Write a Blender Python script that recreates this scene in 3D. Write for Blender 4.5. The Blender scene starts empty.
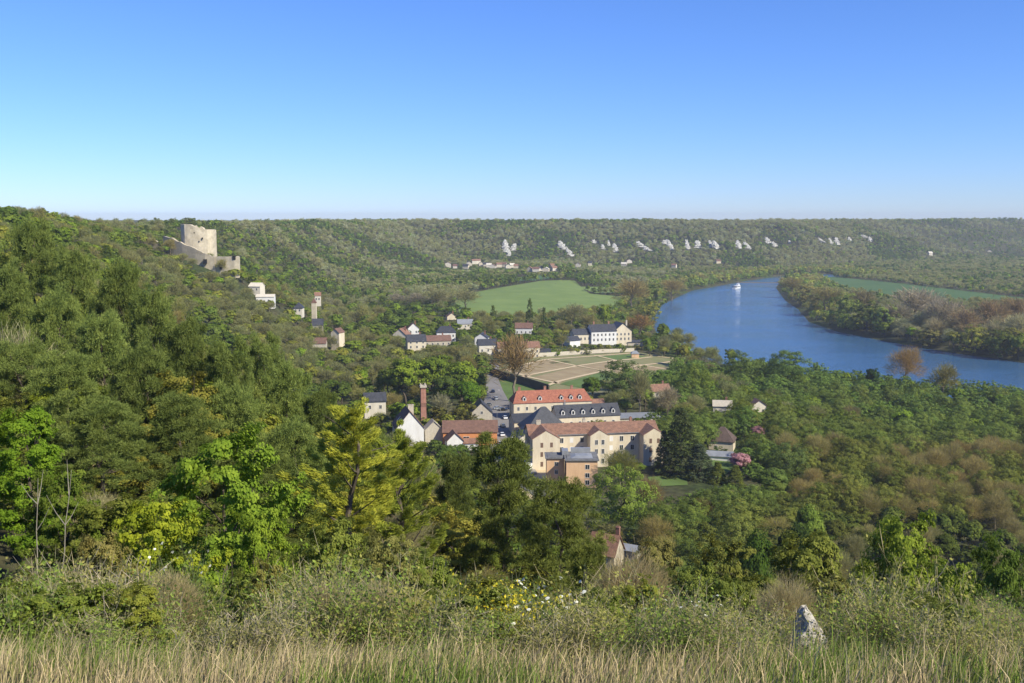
import bpy, math, random
import numpy as np
from mathutils import Vector, Matrix
SC = bpy.context.scene
# ------------------------------------------------------------------ camera, sky, sun, exposure
F = 1024*35/36.0; TH = math.atan((341.5-217)/F); EYE = 100.0
CT, ST = math.cos(TH), math.sin(TH)
cam_d = bpy.data.cameras.new('camera'); cam_d.lens = 35; cam_d.sensor_width = 36
cam_d.clip_start = 0.2; cam_d.clip_end = 40000
cam = bpy.data.objects.new('camera', cam_d); SC.collection.objects.link(cam)
cam.location = (0, 0, EYE); cam.rotation_euler = (math.pi/2-TH, 0, 0); SC.camera = cam
SUN_EL = math.radians(38); SUN_AZ = math.radians(126)      # azimuth clockwise from +Y: to the right, a little behind
W = bpy.data.worlds.new('World'); SC.world = W; W.use_nodes = True
wn = W.node_tree; bgn = wn.nodes['Background']
sky = wn.nodes.new('ShaderNodeTexSky'); sky.sky_type = 'NISHITA'; sky.sun_disc = False
sky.sun_elevation = SUN_EL; sky.sun_rotation = SUN_AZ
sky.altitude = 0; sky.air_density = 1.0; sky.dust_density = 0.0; sky.ozone_density = 8.0
wb = wn.nodes.new('ShaderNodeMix'); wb.data_type = 'RGBA'; wb.blend_type = 'MULTIPLY'; wb.inputs[0].default_value = 1   # cool white balance
wb.inputs[7].default_value = (.78, .91, 1.30, 1)
wn.links.new(sky.outputs[0], wb.inputs[6]); wn.links.new(wb.outputs[2], bgn.inputs[0]); bgn.inputs[1].default_value = 0.101
sd = bpy.data.lights.new('sun', 'SUN'); sd.energy = 5.0; sd.angle = math.radians(0.55); sd.color = (1.0, 0.93, 0.76)
so = bpy.data.objects.new('sun', sd); SC.collection.objects.link(so)
sv = Vector((math.sin(SUN_AZ)*math.cos(SUN_EL), math.cos(SUN_AZ)*math.cos(SUN_EL), math.sin(SUN_EL)))
so.rotation_euler = sv.to_track_quat('Z', 'Y').to_euler(); so.location = (60, -40, 200)
SC.view_settings.view_transform = 'Standard'; SC.view_settings.look = 'None'
SC.view_settings.gamma = 1; SC.view_settings.exposure = 0.40; SC.view_settings.use_curve_mapping = False
cy = SC.cycles; cy.max_bounces = 5; cy.diffuse_bounces = 2; cy.glossy_bounces = 2
cy.transmission_bounces = 3; cy.volume_bounces = 0; cy.transparent_max_bounces = 8

# ------------------------------------------------------------------ helpers
R = math.radians
rng = np.random.default_rng(7)
def at(px, py, y):                    # the point that the picture shows at (px, py), y metres ahead
    u = (px-512)/F; v = (341.5-py)/F
    d = (u, CT+v*ST, -ST+v*CT); t = y/d[1]
    return Vector((d[0]*t, y, EYE+d[2]*t))
def proj(x, y, z):
    z = z-EYE; f = y*CT-z*ST
    f = np.maximum(f, 1e-3)
    return 512+F*x/f, 341.5-F*(y*ST+z*CT)/f
def sstep(a, b, x):
    t = np.clip((x-a)/(b-a), 0, 1); return t*t*(3-2*t)
_h = np.random.default_rng(3).random((256, 256))
def vnoise(x, y):
    xi = np.floor(x).astype(int); yi = np.floor(y).astype(int); fx = x-xi; fy = y-yi
    fx = fx*fx*(3-2*fx); fy = fy*fy*(3-2*fy)
    a = _h[xi % 256, yi % 256]; b = _h[(xi+1) % 256, yi % 256]; c = _h[xi % 256, (yi+1) % 256]; d = _h[(xi+1) % 256, (yi+1) % 256]
    return (a*(1-fx)+b*fx)*(1-fy)+(c*(1-fx)+d*fx)*fy
def fnoise(x, y, o=3):
    s = 0; a = 1; n = 0
    for i in range(o):
        s = s+a*vnoise(x*2**i+17*i, y*2**i+31*i); n += a; a *= .5
    return s/n
def seg_dist(x, y, P):
    best = np.full(np.shape(x), 1e18)
    for (ax, ay), (bx, by) in zip(P[:-1], P[1:]):
        dx, dy = bx-ax, by-ay; t = np.clip(((x-ax)*dx+(y-ay)*dy)/(dx*dx+dy*dy), 0, 1)
        best = np.minimum(best, (x-ax-t*dx)**2+(y-ay-t*dy)**2)
    return np.sqrt(best)
def inside(x, y, P):
    r = np.zeros(np.shape(x), bool); n = len(P)
    for i in range(n):
        x1, y1 = P[i]; x2, y2 = P[(i+1) % n]
        if y1 == y2: continue
        c = ((y1 > y) != (y2 > y)) & (x < (x2-x1)*(y-y1)/(y2-y1)+x1)
        r ^= c
    return r
RIVER = [(3600, -900), (1400, -260), (700, 250), (420, 430), (285, 520), (222, 560), (190, 594), (158, 634), (138, 700), (132, 760), (126, 860), (134, 960), (175, 1150), (246, 1360),
         (300, 1450), (372, 1575), (460, 1700), (560, 1760), (570, 1690), (500, 1640), (420, 1560), (375, 1412), (330, 1200), (312, 1080), (285, 950),
         (286, 870), (302, 803), (324, 738), (358, 672), (505, 548), (840, 400), (1500, -80), (3600, -500)]
TOE = [(900, -560), (330, -90), (170, 70), (90, 170), (22, 225), (-20, 330), (-72, 400), (-105, 610), (-130, 720), (-178, 1015), (-180, 1500), (-80, 1840), (146, 1900), (478, 1860), (800, 2080), (1106, 2300), (2600, 3000)]
CREST = [(620, -800), (140, -160), (0, -14), (-78, 42), (-150, 160), (-200, 340), (-270, 560), (-320, 740), (-345, 950), (-330, 1500), (-260, 2050), (177, 2230), (579, 2200), (1000, 2600), (1400, 2950), (3200, 3800)]
VALLEY = TOE+[(9000, 3000), (9000, -2500), (900, -2500)]
PLAT = CREST+[(12000, 14000), (-12000, 14000), (-12000, -12000), (620, -12000)]
RIVC = RIVER+[RIVER[0]]
def H(x, y):
    x = np.asarray(x, float); y = np.asarray(y, float)
    dT = seg_dist(x, y, TOE); dC = seg_dist(x, y, CREST)
    t = dT/(dT+dC+1e-6)
    t = np.where(inside(x, y, VALLEY), 0, t); t = np.where(inside(x, y, PLAT), 1, t)
    dR = seg_dist(x, y, RIVC); dR = np.where(inside(x, y, RIVER), -dR, dR)
    k = .062-.045*sstep(50, 170, x); cap = 11.8-6*sstep(60, 180, x)
    floor = np.where(dR < 12, np.clip(dR*.18, -3, 2.16), 2.16+np.minimum(cap-2.16, k*np.maximum(0, dR-12)))
    top = 85+12*np.exp(-(x**2+y**2)/150**2)+12*np.exp(-((x+230)**2+(y-440)**2)/330**2)+5*sstep(900, 2000, x)
    top = top+5*(fnoise(x/220, y/220)-.5)+2.5*(vnoise(x/60, y/60)-.5)
    p = .55*t+.45*t*t*(3-2*t)
    gul = (fnoise(x/130+5, y/130)-.5)*30*sstep(600, 1400, np.hypot(x, y))+(fnoise(x/50+5, y/50)-.5)*5
    h = floor+(top-floor)*p+gul*np.sin(math.pi*t)**1.0*(t > 0)
    # castle spur
    w = np.exp(-((x+219)**2+(y-700)**2)/62**2)
    h = h+w*(np.clip(68.5-.33*(x+219), 52, 92)-h)
    # the grassy brow under the camera
    d = np.maximum(0, y); rr = np.hypot(x, y)
    near = 98.1-.20*np.minimum(d, 6.8)-.50*np.maximum(0, d-6.8)+.10*(fnoise(x/1.3, y/1.3)-.5)
    wn_ = 1-sstep(18, 46, rr)
    return h+wn_*(near-h)
def h1(x, y): return float(H(np.array([x]), np.array([y]))[0])
def G(px, py, dmin=3, dmax=6000):     # where the picture's ray meets the terrain
    ys = np.geomspace(dmin, dmax, 900); u = (px-512)/F; v = (341.5-py)/F
    d = (u, CT+v*ST, -ST+v*CT); t = ys/d[1]
    z = EYE+d[2]*t; hh = H(d[0]*t, ys)
    i = np.argmax(z < hh); return Vector((d[0]*t[i], ys[i], hh[i]))

def nt(m): return m.node_tree.nodes, m.node_tree.links
def mat(name, col, rough=.8, var=.25, scale=2.0, spec=.3, metal=0, bump=0, second=None, coord='Object', vstretch=1):
    m = bpy.data.materials.new(name); m.use_nodes = True; n, l = nt(m); b = n['Principled BSDF']
    b.inputs['Roughness'].default_value = rough; b.inputs['Specular IOR Level'].default_value = spec; b.inputs['Metallic'].default_value = metal
    tc = n.new('ShaderNodeTexCoord'); mp = n.new('ShaderNodeMapping'); mp.inputs['Scale'].default_value = (1, 1, vstretch)
    nz = n.new('ShaderNodeTexNoise'); nz.inputs['Scale'].default_value = scale; nz.inputs['Detail'].default_value = 6; nz.inputs['Roughness'].default_value = .65
    l.new(tc.outputs[coord], mp.inputs[0]); l.new(mp.outputs[0], nz.inputs['Vector'])
    r = n.new('ShaderNodeValToRGB'); c2 = second or tuple(min(1, c*(1+var)) for c in col); c1 = tuple(c*(1-var) for c in col)
    r.color_ramp.elements[0].position = .3; r.color_ramp.elements[1].position = .7
    r.color_ramp.elements[0].color = (*(c1 if not second else col), 1); r.color_ramp.elements[1].color = (*c2, 1)
    l.new(nz.outputs[0], r.inputs[0]); l.new(r.outputs[0], b.inputs['Base Color'])
    if bump:
        bp = n.new('ShaderNodeBump'); bp.inputs['Strength'].default_value = bump; bp.inputs['Distance'].default_value = .1
        l.new(nz.outputs[0], bp.inputs['Height']); l.new(bp.outputs[0], b.inputs['Normal'])
    return m
def tilemat(name, c1, c2, sx=.35, rough=.8):     # courses of roof tiles or slates
    m = bpy.data.materials.new(name); m.use_nodes = True; n, l = nt(m); b = n['Principled BSDF']; b.inputs['Roughness'].default_value = rough
    tc = n.new('ShaderNodeTexCoord'); nz = n.new('ShaderNodeTexNoise'); nz.inputs['Scale'].default_value = .8; nz.inputs['Detail'].default_value = 8; nz.inputs['Roughness'].default_value = .7
    br = n.new('ShaderNodeTexBrick'); br.inputs['Scale'].default_value = 1/sx; br.inputs['Mortar Size'].default_value = .03
    br.inputs['Color1'].default_value = (.8, .8, .8, 1); br.inputs['Color2'].default_value = (1.15, 1.15, 1.15, 1); br.inputs['Mortar'].default_value = (.6, .6, .6, 1)
    r = n.new('ShaderNodeValToRGB'); r.color_ramp.elements[0].position = .32; r.color_ramp.elements[1].position = .68
    r.color_ramp.elements[0].color = (*c1, 1); r.color_ramp.elements[1].color = (*c2, 1)
    mx = n.new('ShaderNodeMix'); mx.data_type = 'RGBA'; mx.blend_type = 'MULTIPLY'; mx.inputs[0].default_value = 1
    l.new(tc.outputs['Object'], nz.inputs['Vector']); l.new(tc.outputs['Object'], br.inputs['Vector']); l.new(nz.outputs[0], r.inputs[0])
    l.new(r.outputs[0], mx.inputs[6]); l.new(br.outputs[0], mx.inputs[7]); l.new(mx.outputs[2], b.inputs['Base Color'])
    return m
M = {}
M['cream'] = mat('cream_render', (.54, .46, .33), .85, 0, .55, bump=.1, second=(.70, .62, .46), vstretch=.3)
M['palecream'] = mat('pale_render', (.54, .49, .39), .85, 0, .5, second=(.70, .64, .52), vstretch=.3)
M['white'] = mat('white_render', (.62, .60, .56), .8, 0, .5, second=(.76, .75, .71), vstretch=.3)
M['orange'] = mat('orange_render', (.58, .36, .20), .85, 0, .5, bump=.1, second=(.74, .50, .30), vstretch=.3)
M['orange2'] = mat('bright_orange_render', (.62, .26, .10), .85, .10, .6)
M['beige'] = mat('beige_stone', (.46, .41, .32), .9, .18, 1.2, bump=.3)
M['stone'] = mat('castle_limestone', (.42, .36, .25), .95, 0, .30, second=(.64, .56, .41), bump=1.0)
M['greystone'] = mat('weathered_limestone', (.33, .28, .20), .95, 0, .3, second=(.54, .47, .34), bump=.8)
M['chalk'] = mat('chalk', (.25, .235, .18), .95, 0, .14, second=(.60, .585, .53), bump=.8)
M['rock'] = mat('lichen_rock', (.26, .23, .17), .95, 0, 9, second=(.66, .62, .54), bump=.9)
M['tile'] = tilemat('terracotta_tiles', (.16, .085, .055), (.37, .195, .12))
M['browntile'] = tilemat('brown_tiles', (.13, .07, .05), (.24, .13, .09))
M['redtile'] = tilemat('red_tiles', (.26, .085, .05), (.46, .17, .095))
M['darktile'] = tilemat('dark_brown_tiles', (.070, .046, .036), (.15, .10, .075))
M['slate'] = tilemat('slates', (.028, .030, .036), (.075, .078, .088), .3, .55)
M['zinc'] = mat('grey_zinc', (.25, .26, .27), .45, .2, .7, spec=.5)
M['flat'] = mat('grey_roofing', (.16, .16, .16), .9, .3, .5)
M['brick'] = tilemat('brick', (.26, .12, .08), (.40, .20, .14), .25)
M['glass'] = mat('window_glass', (.02, .025, .03), .12, .2, 1, spec=.6)
M['frame'] = mat('white_frame', (.72, .70, .66), .6, .05, 2)
M['dark'] = mat('dark_opening', (.012, .012, .011), .9, .2, 1)
M['shutter'] = mat('brown_shutter', (.16, .10, .07), .7, .2, 2)
M['asphalt'] = mat('asphalt', (.085, .082, .08), .9, .25, .25, coord='Generated')
M['asphalt'] = mat('asphalt', (.22, .205, .19), .9, .15, .12)
M['path'] = mat('gravel_path', (.55, .43, .26), .95, .12, .3)
M['soil'] = mat('dug_soil', (.26, .19, .10), .95, 0, .12, second=(.34, .27, .15))
M['tyre'] = mat('tyre', (.02, .02, .02), .85, .1, 3)
M['rim'] = mat('rim', (.45, .45, .47), .3, .1, 3, metal=.8)
M['trunk'] = mat('bark', (.10, .08, .06), .95, .35, 3, bump=.5, vstretch=.3)
M['paletrunk'] = mat('pale_bark', (.30, .27, .22), .9, .35, 3, bump=.3, vstretch=.3)
def paint(name, c): return mat(name, c, .28, .04, 1, spec=.5)

class MB:
    def __init__(s): s.v = []; s.f = []; s.mi = []
    def add(s, vs, fs, mi=0):
        k = len(s.v); s.v += [tuple(v) for v in vs]; s.f += [tuple(i+k for i in f) for f in fs]; s.mi += [mi]*len(fs); return s
    def box(s, x0, x1, y0, y1, z0, z1, mi=0):
        return s.add([(x0, y0, z0), (x1, y0, z0), (x1, y1, z0), (x0, y1, z0), (x0, y0, z1), (x1, y0, z1), (x1, y1, z1), (x0, y1, z1)],
                     [(3, 2, 1, 0), (4, 5, 6, 7), (0, 1, 5, 4), (1, 2, 6, 5), (2, 3, 7, 6), (3, 0, 4, 7)], mi)
    def tube(s, pts, rad, n=6, mi=0):
        base = len(s.v); P = [Vector(p) for p in pts]
        for i, p in enumerate(P):
            d = (P[min(i+1, len(P)-1)]-P[max(i-1, 0)]).normalized(); a = d.orthogonal().normalized(); b = d.cross(a)
            for k in range(n):
                an = 2*math.pi*k/n; s.v.append(tuple(p+(a*math.cos(an)+b*math.sin(an))*rad[i]))
        for i in range(len(P)-1):
            for k in range(n):
                s.f.append((base+i*n+k, base+i*n+(k+1) % n, base+(i+1)*n+(k+1) % n, base+(i+1)*n+k)); s.mi.append(mi)
        s.f.append(tuple(base+k for k in range(n))[::-1]); s.mi.append(mi)
        s.f.append(tuple(base+(len(P)-1)*n+k for k in range(n))); s.mi.append(mi)
        return s
    def mesh(s, name, mats):
        me = bpy.data.meshes.new(name); me.from_pydata(s.v, [], s.f)
        for m in (mats if isinstance(mats, (list, tuple)) else [mats]): me.materials.append(m)
        if any(s.mi): me.polygons.foreach_set('material_index', s.mi)
        me.update(); return me
    def build(s, name, mats, parent=None, label=None):
        o = bpy.data.objects.new(name, s.mesh(name, mats)); SC.collection.objects.link(o)
        if parent: o.parent = parent
        if label: o['label'] = label
        return o
def tag(o, label, cat, group=None, kind=None):
    if label: o['label'] = label
    if cat: o['category'] = cat
    if group: o['group'] = group
    if kind: o['kind'] = kind
    return o
def thing(name, label, cat, loc, rz=0, group=None):
    o = bpy.data.objects.new(name, None); SC.collection.objects.link(o); o.empty_display_size = .5
    o.location = loc; o.rotation_euler = (0, 0, rz); return tag(o, label, cat, group)
def copy_thing(root, loc, rz, label=None, scale=None, kids=None):
    r = root.copy(); SC.collection.objects.link(r); r.location = loc; r.rotation_euler = (0, 0, rz)
    if scale: r.scale = scale
    if label: r['label'] = label
    for ch in (kids if kids is not None else root.children):
        c = ch.copy(); SC.collection.objects.link(c); c.parent = r
        for g in ch.children:
            e = g.copy(); SC.collection.objects.link(e); e.parent = c
    return r
def structure(o): o['kind'] = 'structure'; return o
# ------------------------------------------------------------------ ground: one polar sheet centred under the camera
def ground():
    fr = np.linspace(-42, 42, 420); back = np.linspace(42, 318, 70)[1:-1]
    ang = np.radians(np.concatenate([fr, back])); na = len(ang)
    rad = np.concatenate([[0.5], np.geomspace(1.2, 30, 70), np.geomspace(31, 300, 110)[0:], np.linspace(306, 2400, 260), np.geomspace(2450, 5000, 26)]); nr = len(rad)
    A, B = np.meshgrid(ang, rad); X = np.sin(A)*B; Y = np.cos(A)*B; Z = H(X, Y)
    co = np.stack([X, Y, Z], -1).reshape(-1, 3)
    i = np.arange(nr-1)[:, None]*na; j = np.arange(na)[None, :]; jn = (j+1) % na
    fa = np.stack([i+j, i+na+j, i+na+jn, i+jn], -1).reshape(-1, 4)
    me = bpy.data.meshes.new('ground')
    me.vertices.add(len(co)); me.vertices.foreach_set('co', co.ravel())
    me.loops.add(fa.size); me.loops.foreach_set('vertex_index', fa.ravel().astype(np.int32))
    me.polygons.add(len(fa)); me.polygons.foreach_set('loop_start', np.arange(0, fa.size, 4, dtype=np.int32))
    me.update(); me.validate(); me.shade_smooth()
    m = bpy.data.materials.new('ground_cover'); m.use_nodes = True; n, l = nt(m); b = n['Principled BSDF']
    b.inputs['Roughness'].default_value = .95; b.inputs['Specular IOR Level'].default_value = .1
    tc = n.new('ShaderNodeTexCoord')
    def noise(sc, det=6):
        z = n.new('ShaderNodeTexNoise'); z.inputs['Scale'].default_value = sc; z.inputs['Detail'].default_value = det; l.new(tc.outputs['Object'], z.inputs['Vector']); return z
    def ramp(src, stops):
        r = n.new('ShaderNodeValToRGB'); e = r.color_ramp.elements
        e[0].position, e[0].color = stops[0][0], (*stops[0][1], 1); e[1].position, e[1].color = stops[-1][0], (*stops[-1][1], 1)
        for p, c in stops[1:-1]: q = e.new(p); q.color = (*c, 1)
        l.new(src, r.inputs[0]); return r
    r1 = ramp(noise(.02).outputs[0], [(.35, (.045, .060, .022)), (.5, (.075, .070, .036)), (.65, (.060, .085, .025))])
    r2 = ramp(noise(.35, 8).outputs[0], [(.3, (.5, .5, .5)), (.7, (1.5, 1.5, 1.5))])
    mx = n.new('ShaderNodeMix'); mx.data_type = 'RGBA'; mx.blend_type = 'MULTIPLY'; mx.inputs[0].default_value = 1
    l.new(r1.outputs[0], mx.inputs[6]); l.new(r2.outputs[0], mx.inputs[7]); l.new(mx.outputs[2], b.inputs['Base Color'])
    me.materials.append(m)
    o = bpy.data.objects.new('ground', me); SC.collection.objects.link(o); return structure(o)
ground()
# ------------------------------------------------------------------ water
def water():
    m = bpy.data.materials.new('river_water'); m.use_nodes = True; n, l = nt(m); b = n['Principled BSDF']
    b.inputs['Base Color'].default_value = (.042, .12, .235, 1); b.inputs['Roughness'].default_value = .16; b.inputs['IOR'].default_value = 1.33
    tc = n.new('ShaderNodeTexCoord'); mp = n.new('ShaderNodeMapping'); mp.inputs['Rotation'].default_value = (0, 0, .5); mp.inputs['Scale'].default_value = (.35, 1, 1)
    a = n.new('ShaderNodeTexNoise'); a.inputs['Scale'].default_value = .55; a.inputs['Detail'].default_value = 5
    bp = n.new('ShaderNodeBump'); bp.inputs['Strength'].default_value = .75; bp.inputs['Distance'].default_value = .5
    c = n.new('ShaderNodeTexNoise'); c.inputs['Scale'].default_value = .02; c.inputs['Detail'].default_value = 3
    rr = n.new('ShaderNodeMapRange'); rr.inputs[1].default_value = .35; rr.inputs[2].default_value = .65; rr.inputs[3].default_value = .06; rr.inputs[4].default_value = .20
    l.new(tc.outputs['Object'], mp.inputs[0]); l.new(mp.outputs[0], a.inputs['Vector']); l.new(mp.outputs[0], c.inputs['Vector'])
    l.new(c.outputs[0], rr.inputs[0]); l.new(rr.outputs[0], b.inputs['Roughness'])
    l.new(a.outputs[0], bp.inputs['Height']); l.new(bp.outputs[0], b.inputs['Normal'])
    mb = MB(); mb.add([(60, -1000, 0), (3800, -1000, 0), (3800, 2000, 0), (60, 2000, 0)], [(0, 1, 2, 3)])
    return structure(mb.build('river', m))
water()
# ------------------------------------------------------------------ sheets lying on the ground
def sheet(name, poly, m, dz=.12, step=6.0, kind='structure'):
    xs = [p[0] for p in poly]; ys = [p[1] for p in poly]
    import bmesh
    bm = bmesh.new(); vs = [bm.verts.new((x, y, 0)) for x, y in poly]; bm.faces.new(vs)
    def cuts(lo, hi, co, no):
        k = lo+step
        while k < hi:
            bmesh.ops.bisect_plane(bm, geom=bm.verts[:]+bm.edges[:]+bm.faces[:], plane_co=(k*co[0], k*co[1], 0), plane_no=no); k += step
    cuts(min(xs), max(xs), (1, 0), (1, 0, 0)); cuts(min(ys), max(ys), (0, 1), (0, 1, 0))
    bm.verts.ensure_lookup_table(); X = np.array([v.co.x for v in bm.verts]); Y = np.array([v.co.y for v in bm.verts]); Z = H(X, Y)
    for v, z in zip(bm.verts, Z): v.co.z = z+dz
    for f in bm.faces:
        if f.normal.z < 0: f.normal_flip()
    me = bpy.data.meshes.new(name); bm.to_mesh(me); bm.free(); me.materials.append(m)
    o = bpy.data.objects.new(name, me); SC.collection.objects.link(o); o['kind'] = kind; return o
def P2(l, z): return [tuple(Pz(a, b, z)) for a, b in l]
def Pz(px, py, z):
    u = (px-512)/F; v = (341.5-py)/F; d = (u, CT+v*ST, -ST+v*CT); t = (z-EYE)/d[2]; return (d[0]*t, d[1]*t)
def Gp(l): return [tuple(G(a, b, 250)[:2]) for a, b in l]
M['field'] = mat('green_field', (.125, .19, .040), .95, .10, .03, second=(.185, .25, .06))
M['darkfield'] = mat('dark_green_field', (.055, .115, .030), .95, .10, .02, second=(.08, .145, .038))
M['lawn'] = mat('lawn', (.10, .155, .035), .95, .2, .1)
M['drygrass'] = mat('dry_lawn', (.24, .21, .10), .95, 0, .1, second=(.17, .19, .07))
EXCL = []          # ground kept free of trees
def field(name, poly, m, dz=.25, step=14, pad=True):
    EXCL.append(poly); return sheet(name, poly, m, dz, step)
f1 = Gp([(455, 302), (466, 294), (500, 288), (541, 281), (575, 281), (584, 290), (590, 294), (626, 297), (618, 312), (560, 318), (500, 322), (462, 320)])
field('meadow', f1, M['field'])
field('meadow', Gp([(578, 287), (612, 287), (618, 293), (596, 293.5)]), M['field'])
field('crop_field', Gp([(512, 278), (541, 275.5), (556, 277.5), (538, 280.5), (515, 281.5)]), M['darkfield'])
f2 = Gp([(816, 277.5), (850, 278.5), (902, 284), (960, 290.5), (1040, 300), (1100, 308), (1100, 313), (1040, 306), (977, 303.5), (930, 301), (880, 297), (848, 290), (826, 283)])
field('crop_field', f2, M['darkfield'])
field('riverside_field', Gp([(588, 265.6), (622, 265.2), (622, 267.4), (590, 268)]), M['field'])
# kitchen garden: soil ground, beds and light paths in a grid
gd = Gp([(488, 372), (520, 360), (545, 357), (600, 354), (634, 352), (678, 358), (676, 377), (640, 391), (560, 399), (547, 391)])
field('garden_ground', gd, M['drygrass'], .10, 5)
def bed(pts, m, dz=.22, name='garden_bed'): return sheet(name, Gp(pts), m, dz, 5)
for pts, k in [([(506, 371), (546, 361), (572, 366), (530, 377)], 'soil'), ([(548, 360.5), (592, 357.5), (612, 361), (575, 365.5)], 'drygrass'),
               ([(596, 357), (632, 354.5), (650, 358), (616, 360.5)], 'lawn'), ([(534, 378), (576, 367), (600, 371), (560, 383)], 'soil'),
               ([(579, 366.5), (615, 362), (640, 365), (604, 370)], 'soil'), ([(619, 361.5), (652, 358.5), (672, 361), (644, 365)], 'drygrass'),
               ([(526, 380), (556, 384), (548, 388.5), (516, 382.5)], 'lawn'), ([(560, 385), (600, 373), (625, 377), (590, 390)], 'lawn'),
               ([(606, 371.5), (644, 366), (668, 368), (632, 376)], 'soil'), ([(548, 363), (566, 361.7), (572, 363), (552, 364.4)], 'lawn')]:
    bed(pts, M[k])
def strip(name, pts, w, m, dz=.3, step=5, excl=0):
    P = [Vector(p) for p in pts]; L = []; Rr = []
    for i, p in enumerate(P):
        d = (P[min(i+1, len(P)-1)]-P[max(i-1, 0)]).normalized(); nn = Vector((-d.y, d.x))
        ww = w[i] if isinstance(w, (list, tuple)) else w
        L.append(tuple(p+nn*ww/2)); Rr.append(tuple(p-nn*ww/2))
    poly = L+Rr[::-1]
    if excl: EXCL.append(poly)
    return sheet(name, poly, m, dz, step)
for a in ([(503, 370), (530, 378), (560, 384)], [(546, 360), (575, 366), (603, 371), (630, 377)], [(595, 356), (617, 361), (643, 365.5), (668, 370)],
          [(504, 371), (546, 360), (594, 356.5), (634, 353.5), (674, 359)], [(512, 380.5), (576, 366.5), (616, 361), (652, 357.5)], [(540, 389), (580, 377), (606, 371), (645, 365.5), (672, 362)]):
    strip('garden_path', Gp(a), 2.6, M['path'])
# street and forecourt
st = [(-10.5, 600), (-11, 545), (-9, 500), (-7, 462), (-5.5, 430), (-3.5, 395), (-2.5, 365), (1.5, 335), (8, 318), (14, 300)]
strip('road', st, [6, 6, 9, 13, 11, 11, 11, 10, 9, 7], M['asphalt'], .35, 4, 1)
strip('kerb', [(x+w, y) for (x, y), w in zip(st[3:8], (6.7, 5.7, 5.7, 5.7, 5.2))], .35, M['frame'], .47, 4)
strip('pavement', [(x+w, y) for (x, y), w in zip(st[3:8], (8.0, 7.0, 7.0, 6.6, 6.2))], 2.3, mat('paving', (.27, .25, .22), .9, .12, .3), .46, 4)
field('lawn', Gp([(497, 383), (509, 380), (545, 392), (540, 400), (512, 404), (500, 399)]), M['lawn'], .18, 5)
field('lawn', Gp([(700, 462), (735, 452), (745, 448), (752, 455), (720, 480), (705, 478)]), M['lawn'], .18, 5)
field('lawn', Gp([(648, 478), (685, 476), (688, 486), (650, 488)]), M['lawn'], .18, 5)
field('courtyard', Gp([(510, 425), (560, 430), (600, 450), (545, 500), (520, 500)]), M['path'], .08, 5)
field('lawn', Gp([(663, 331), (678, 336), (672, 341), (650, 343), (648, 338)]), M['lawn'], .18, 6)
for x0 in (): pass
# spit of land across the far reach
mb = MB()
L = [(345, 1530, 7), (395, 1520, 6), (440, 1535, 9), (475, 1560, 14)]
for i in range(len(L)-1):
    x0, y0, w0 = L[i]; x1, y1, w1 = L[i+1]
    mb.add([(x0, y0-w0, -.6), (x1, y1-w1, -.6), (x1, y1, .9), (x0, y0, .9), (x1, y1+w1, -.6), (x0, y0+w0, -.6)], [(0, 1, 2, 3), (3, 2, 4, 5)])
structure(mb.build('river_bank', mat('muddy_bank', (.12, .10, .07), .95, .3, .2)))
# ------------------------------------------------------------------ foliage
M['bare_trunk'] = mat('twig_bark', (.19, .16, .115), .95, .2, 3)
def leafmat(name, inst, transl=.42):
    m = bpy.data.materials.new(name); m.use_nodes = True; n, l = nt(m); n.remove(n['Principled BSDF'])
    if inst:
        a = n.new('ShaderNodeAttribute'); a.attribute_type = 'INSTANCER'; a.attribute_name = 'tint'; col = a.outputs['Color']
    else:
        a = n.new('ShaderNodeObjectInfo'); col = a.outputs['Color']
    g = n.new('ShaderNodeAttribute'); g.attribute_name = 'leafvar'
    hs = n.new('ShaderNodeHueSaturation'); l.new(col, hs.inputs['Color'])
    mr = n.new('ShaderNodeMapRange'); mr.inputs[3].default_value = .78; mr.inputs[4].default_value = 1.75; l.new(g.outputs['Fac'], mr.inputs[0]); l.new(mr.outputs[0], hs.inputs['Value'])
    hr = n.new('ShaderNodeMapRange'); hr.inputs[3].default_value = .515; hr.inputs[4].default_value = .485; l.new(g.outputs['Fac'], hr.inputs[0]); l.new(hr.outputs[0], hs.inputs['Hue'])
    d = n.new('ShaderNodeBsdfDiffuse'); t = n.new('ShaderNodeBsdfTranslucent'); x = n.new('ShaderNodeMixShader'); x.inputs[0].default_value = transl
    l.new(hs.outputs[0], d.inputs[0]); l.new(hs.outputs[0], t.inputs[0]); l.new(d.outputs[0], x.inputs[1]); l.new(t.outputs[0], x.inputs[2])
    l.new(x.outputs[0], n['Material Output'].inputs[0]); return m
LEAF = leafmat('leaves', False); LEAFI = leafmat('distant_leaves', True); NEEDLE = leafmat('needles', False, .25)
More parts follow.
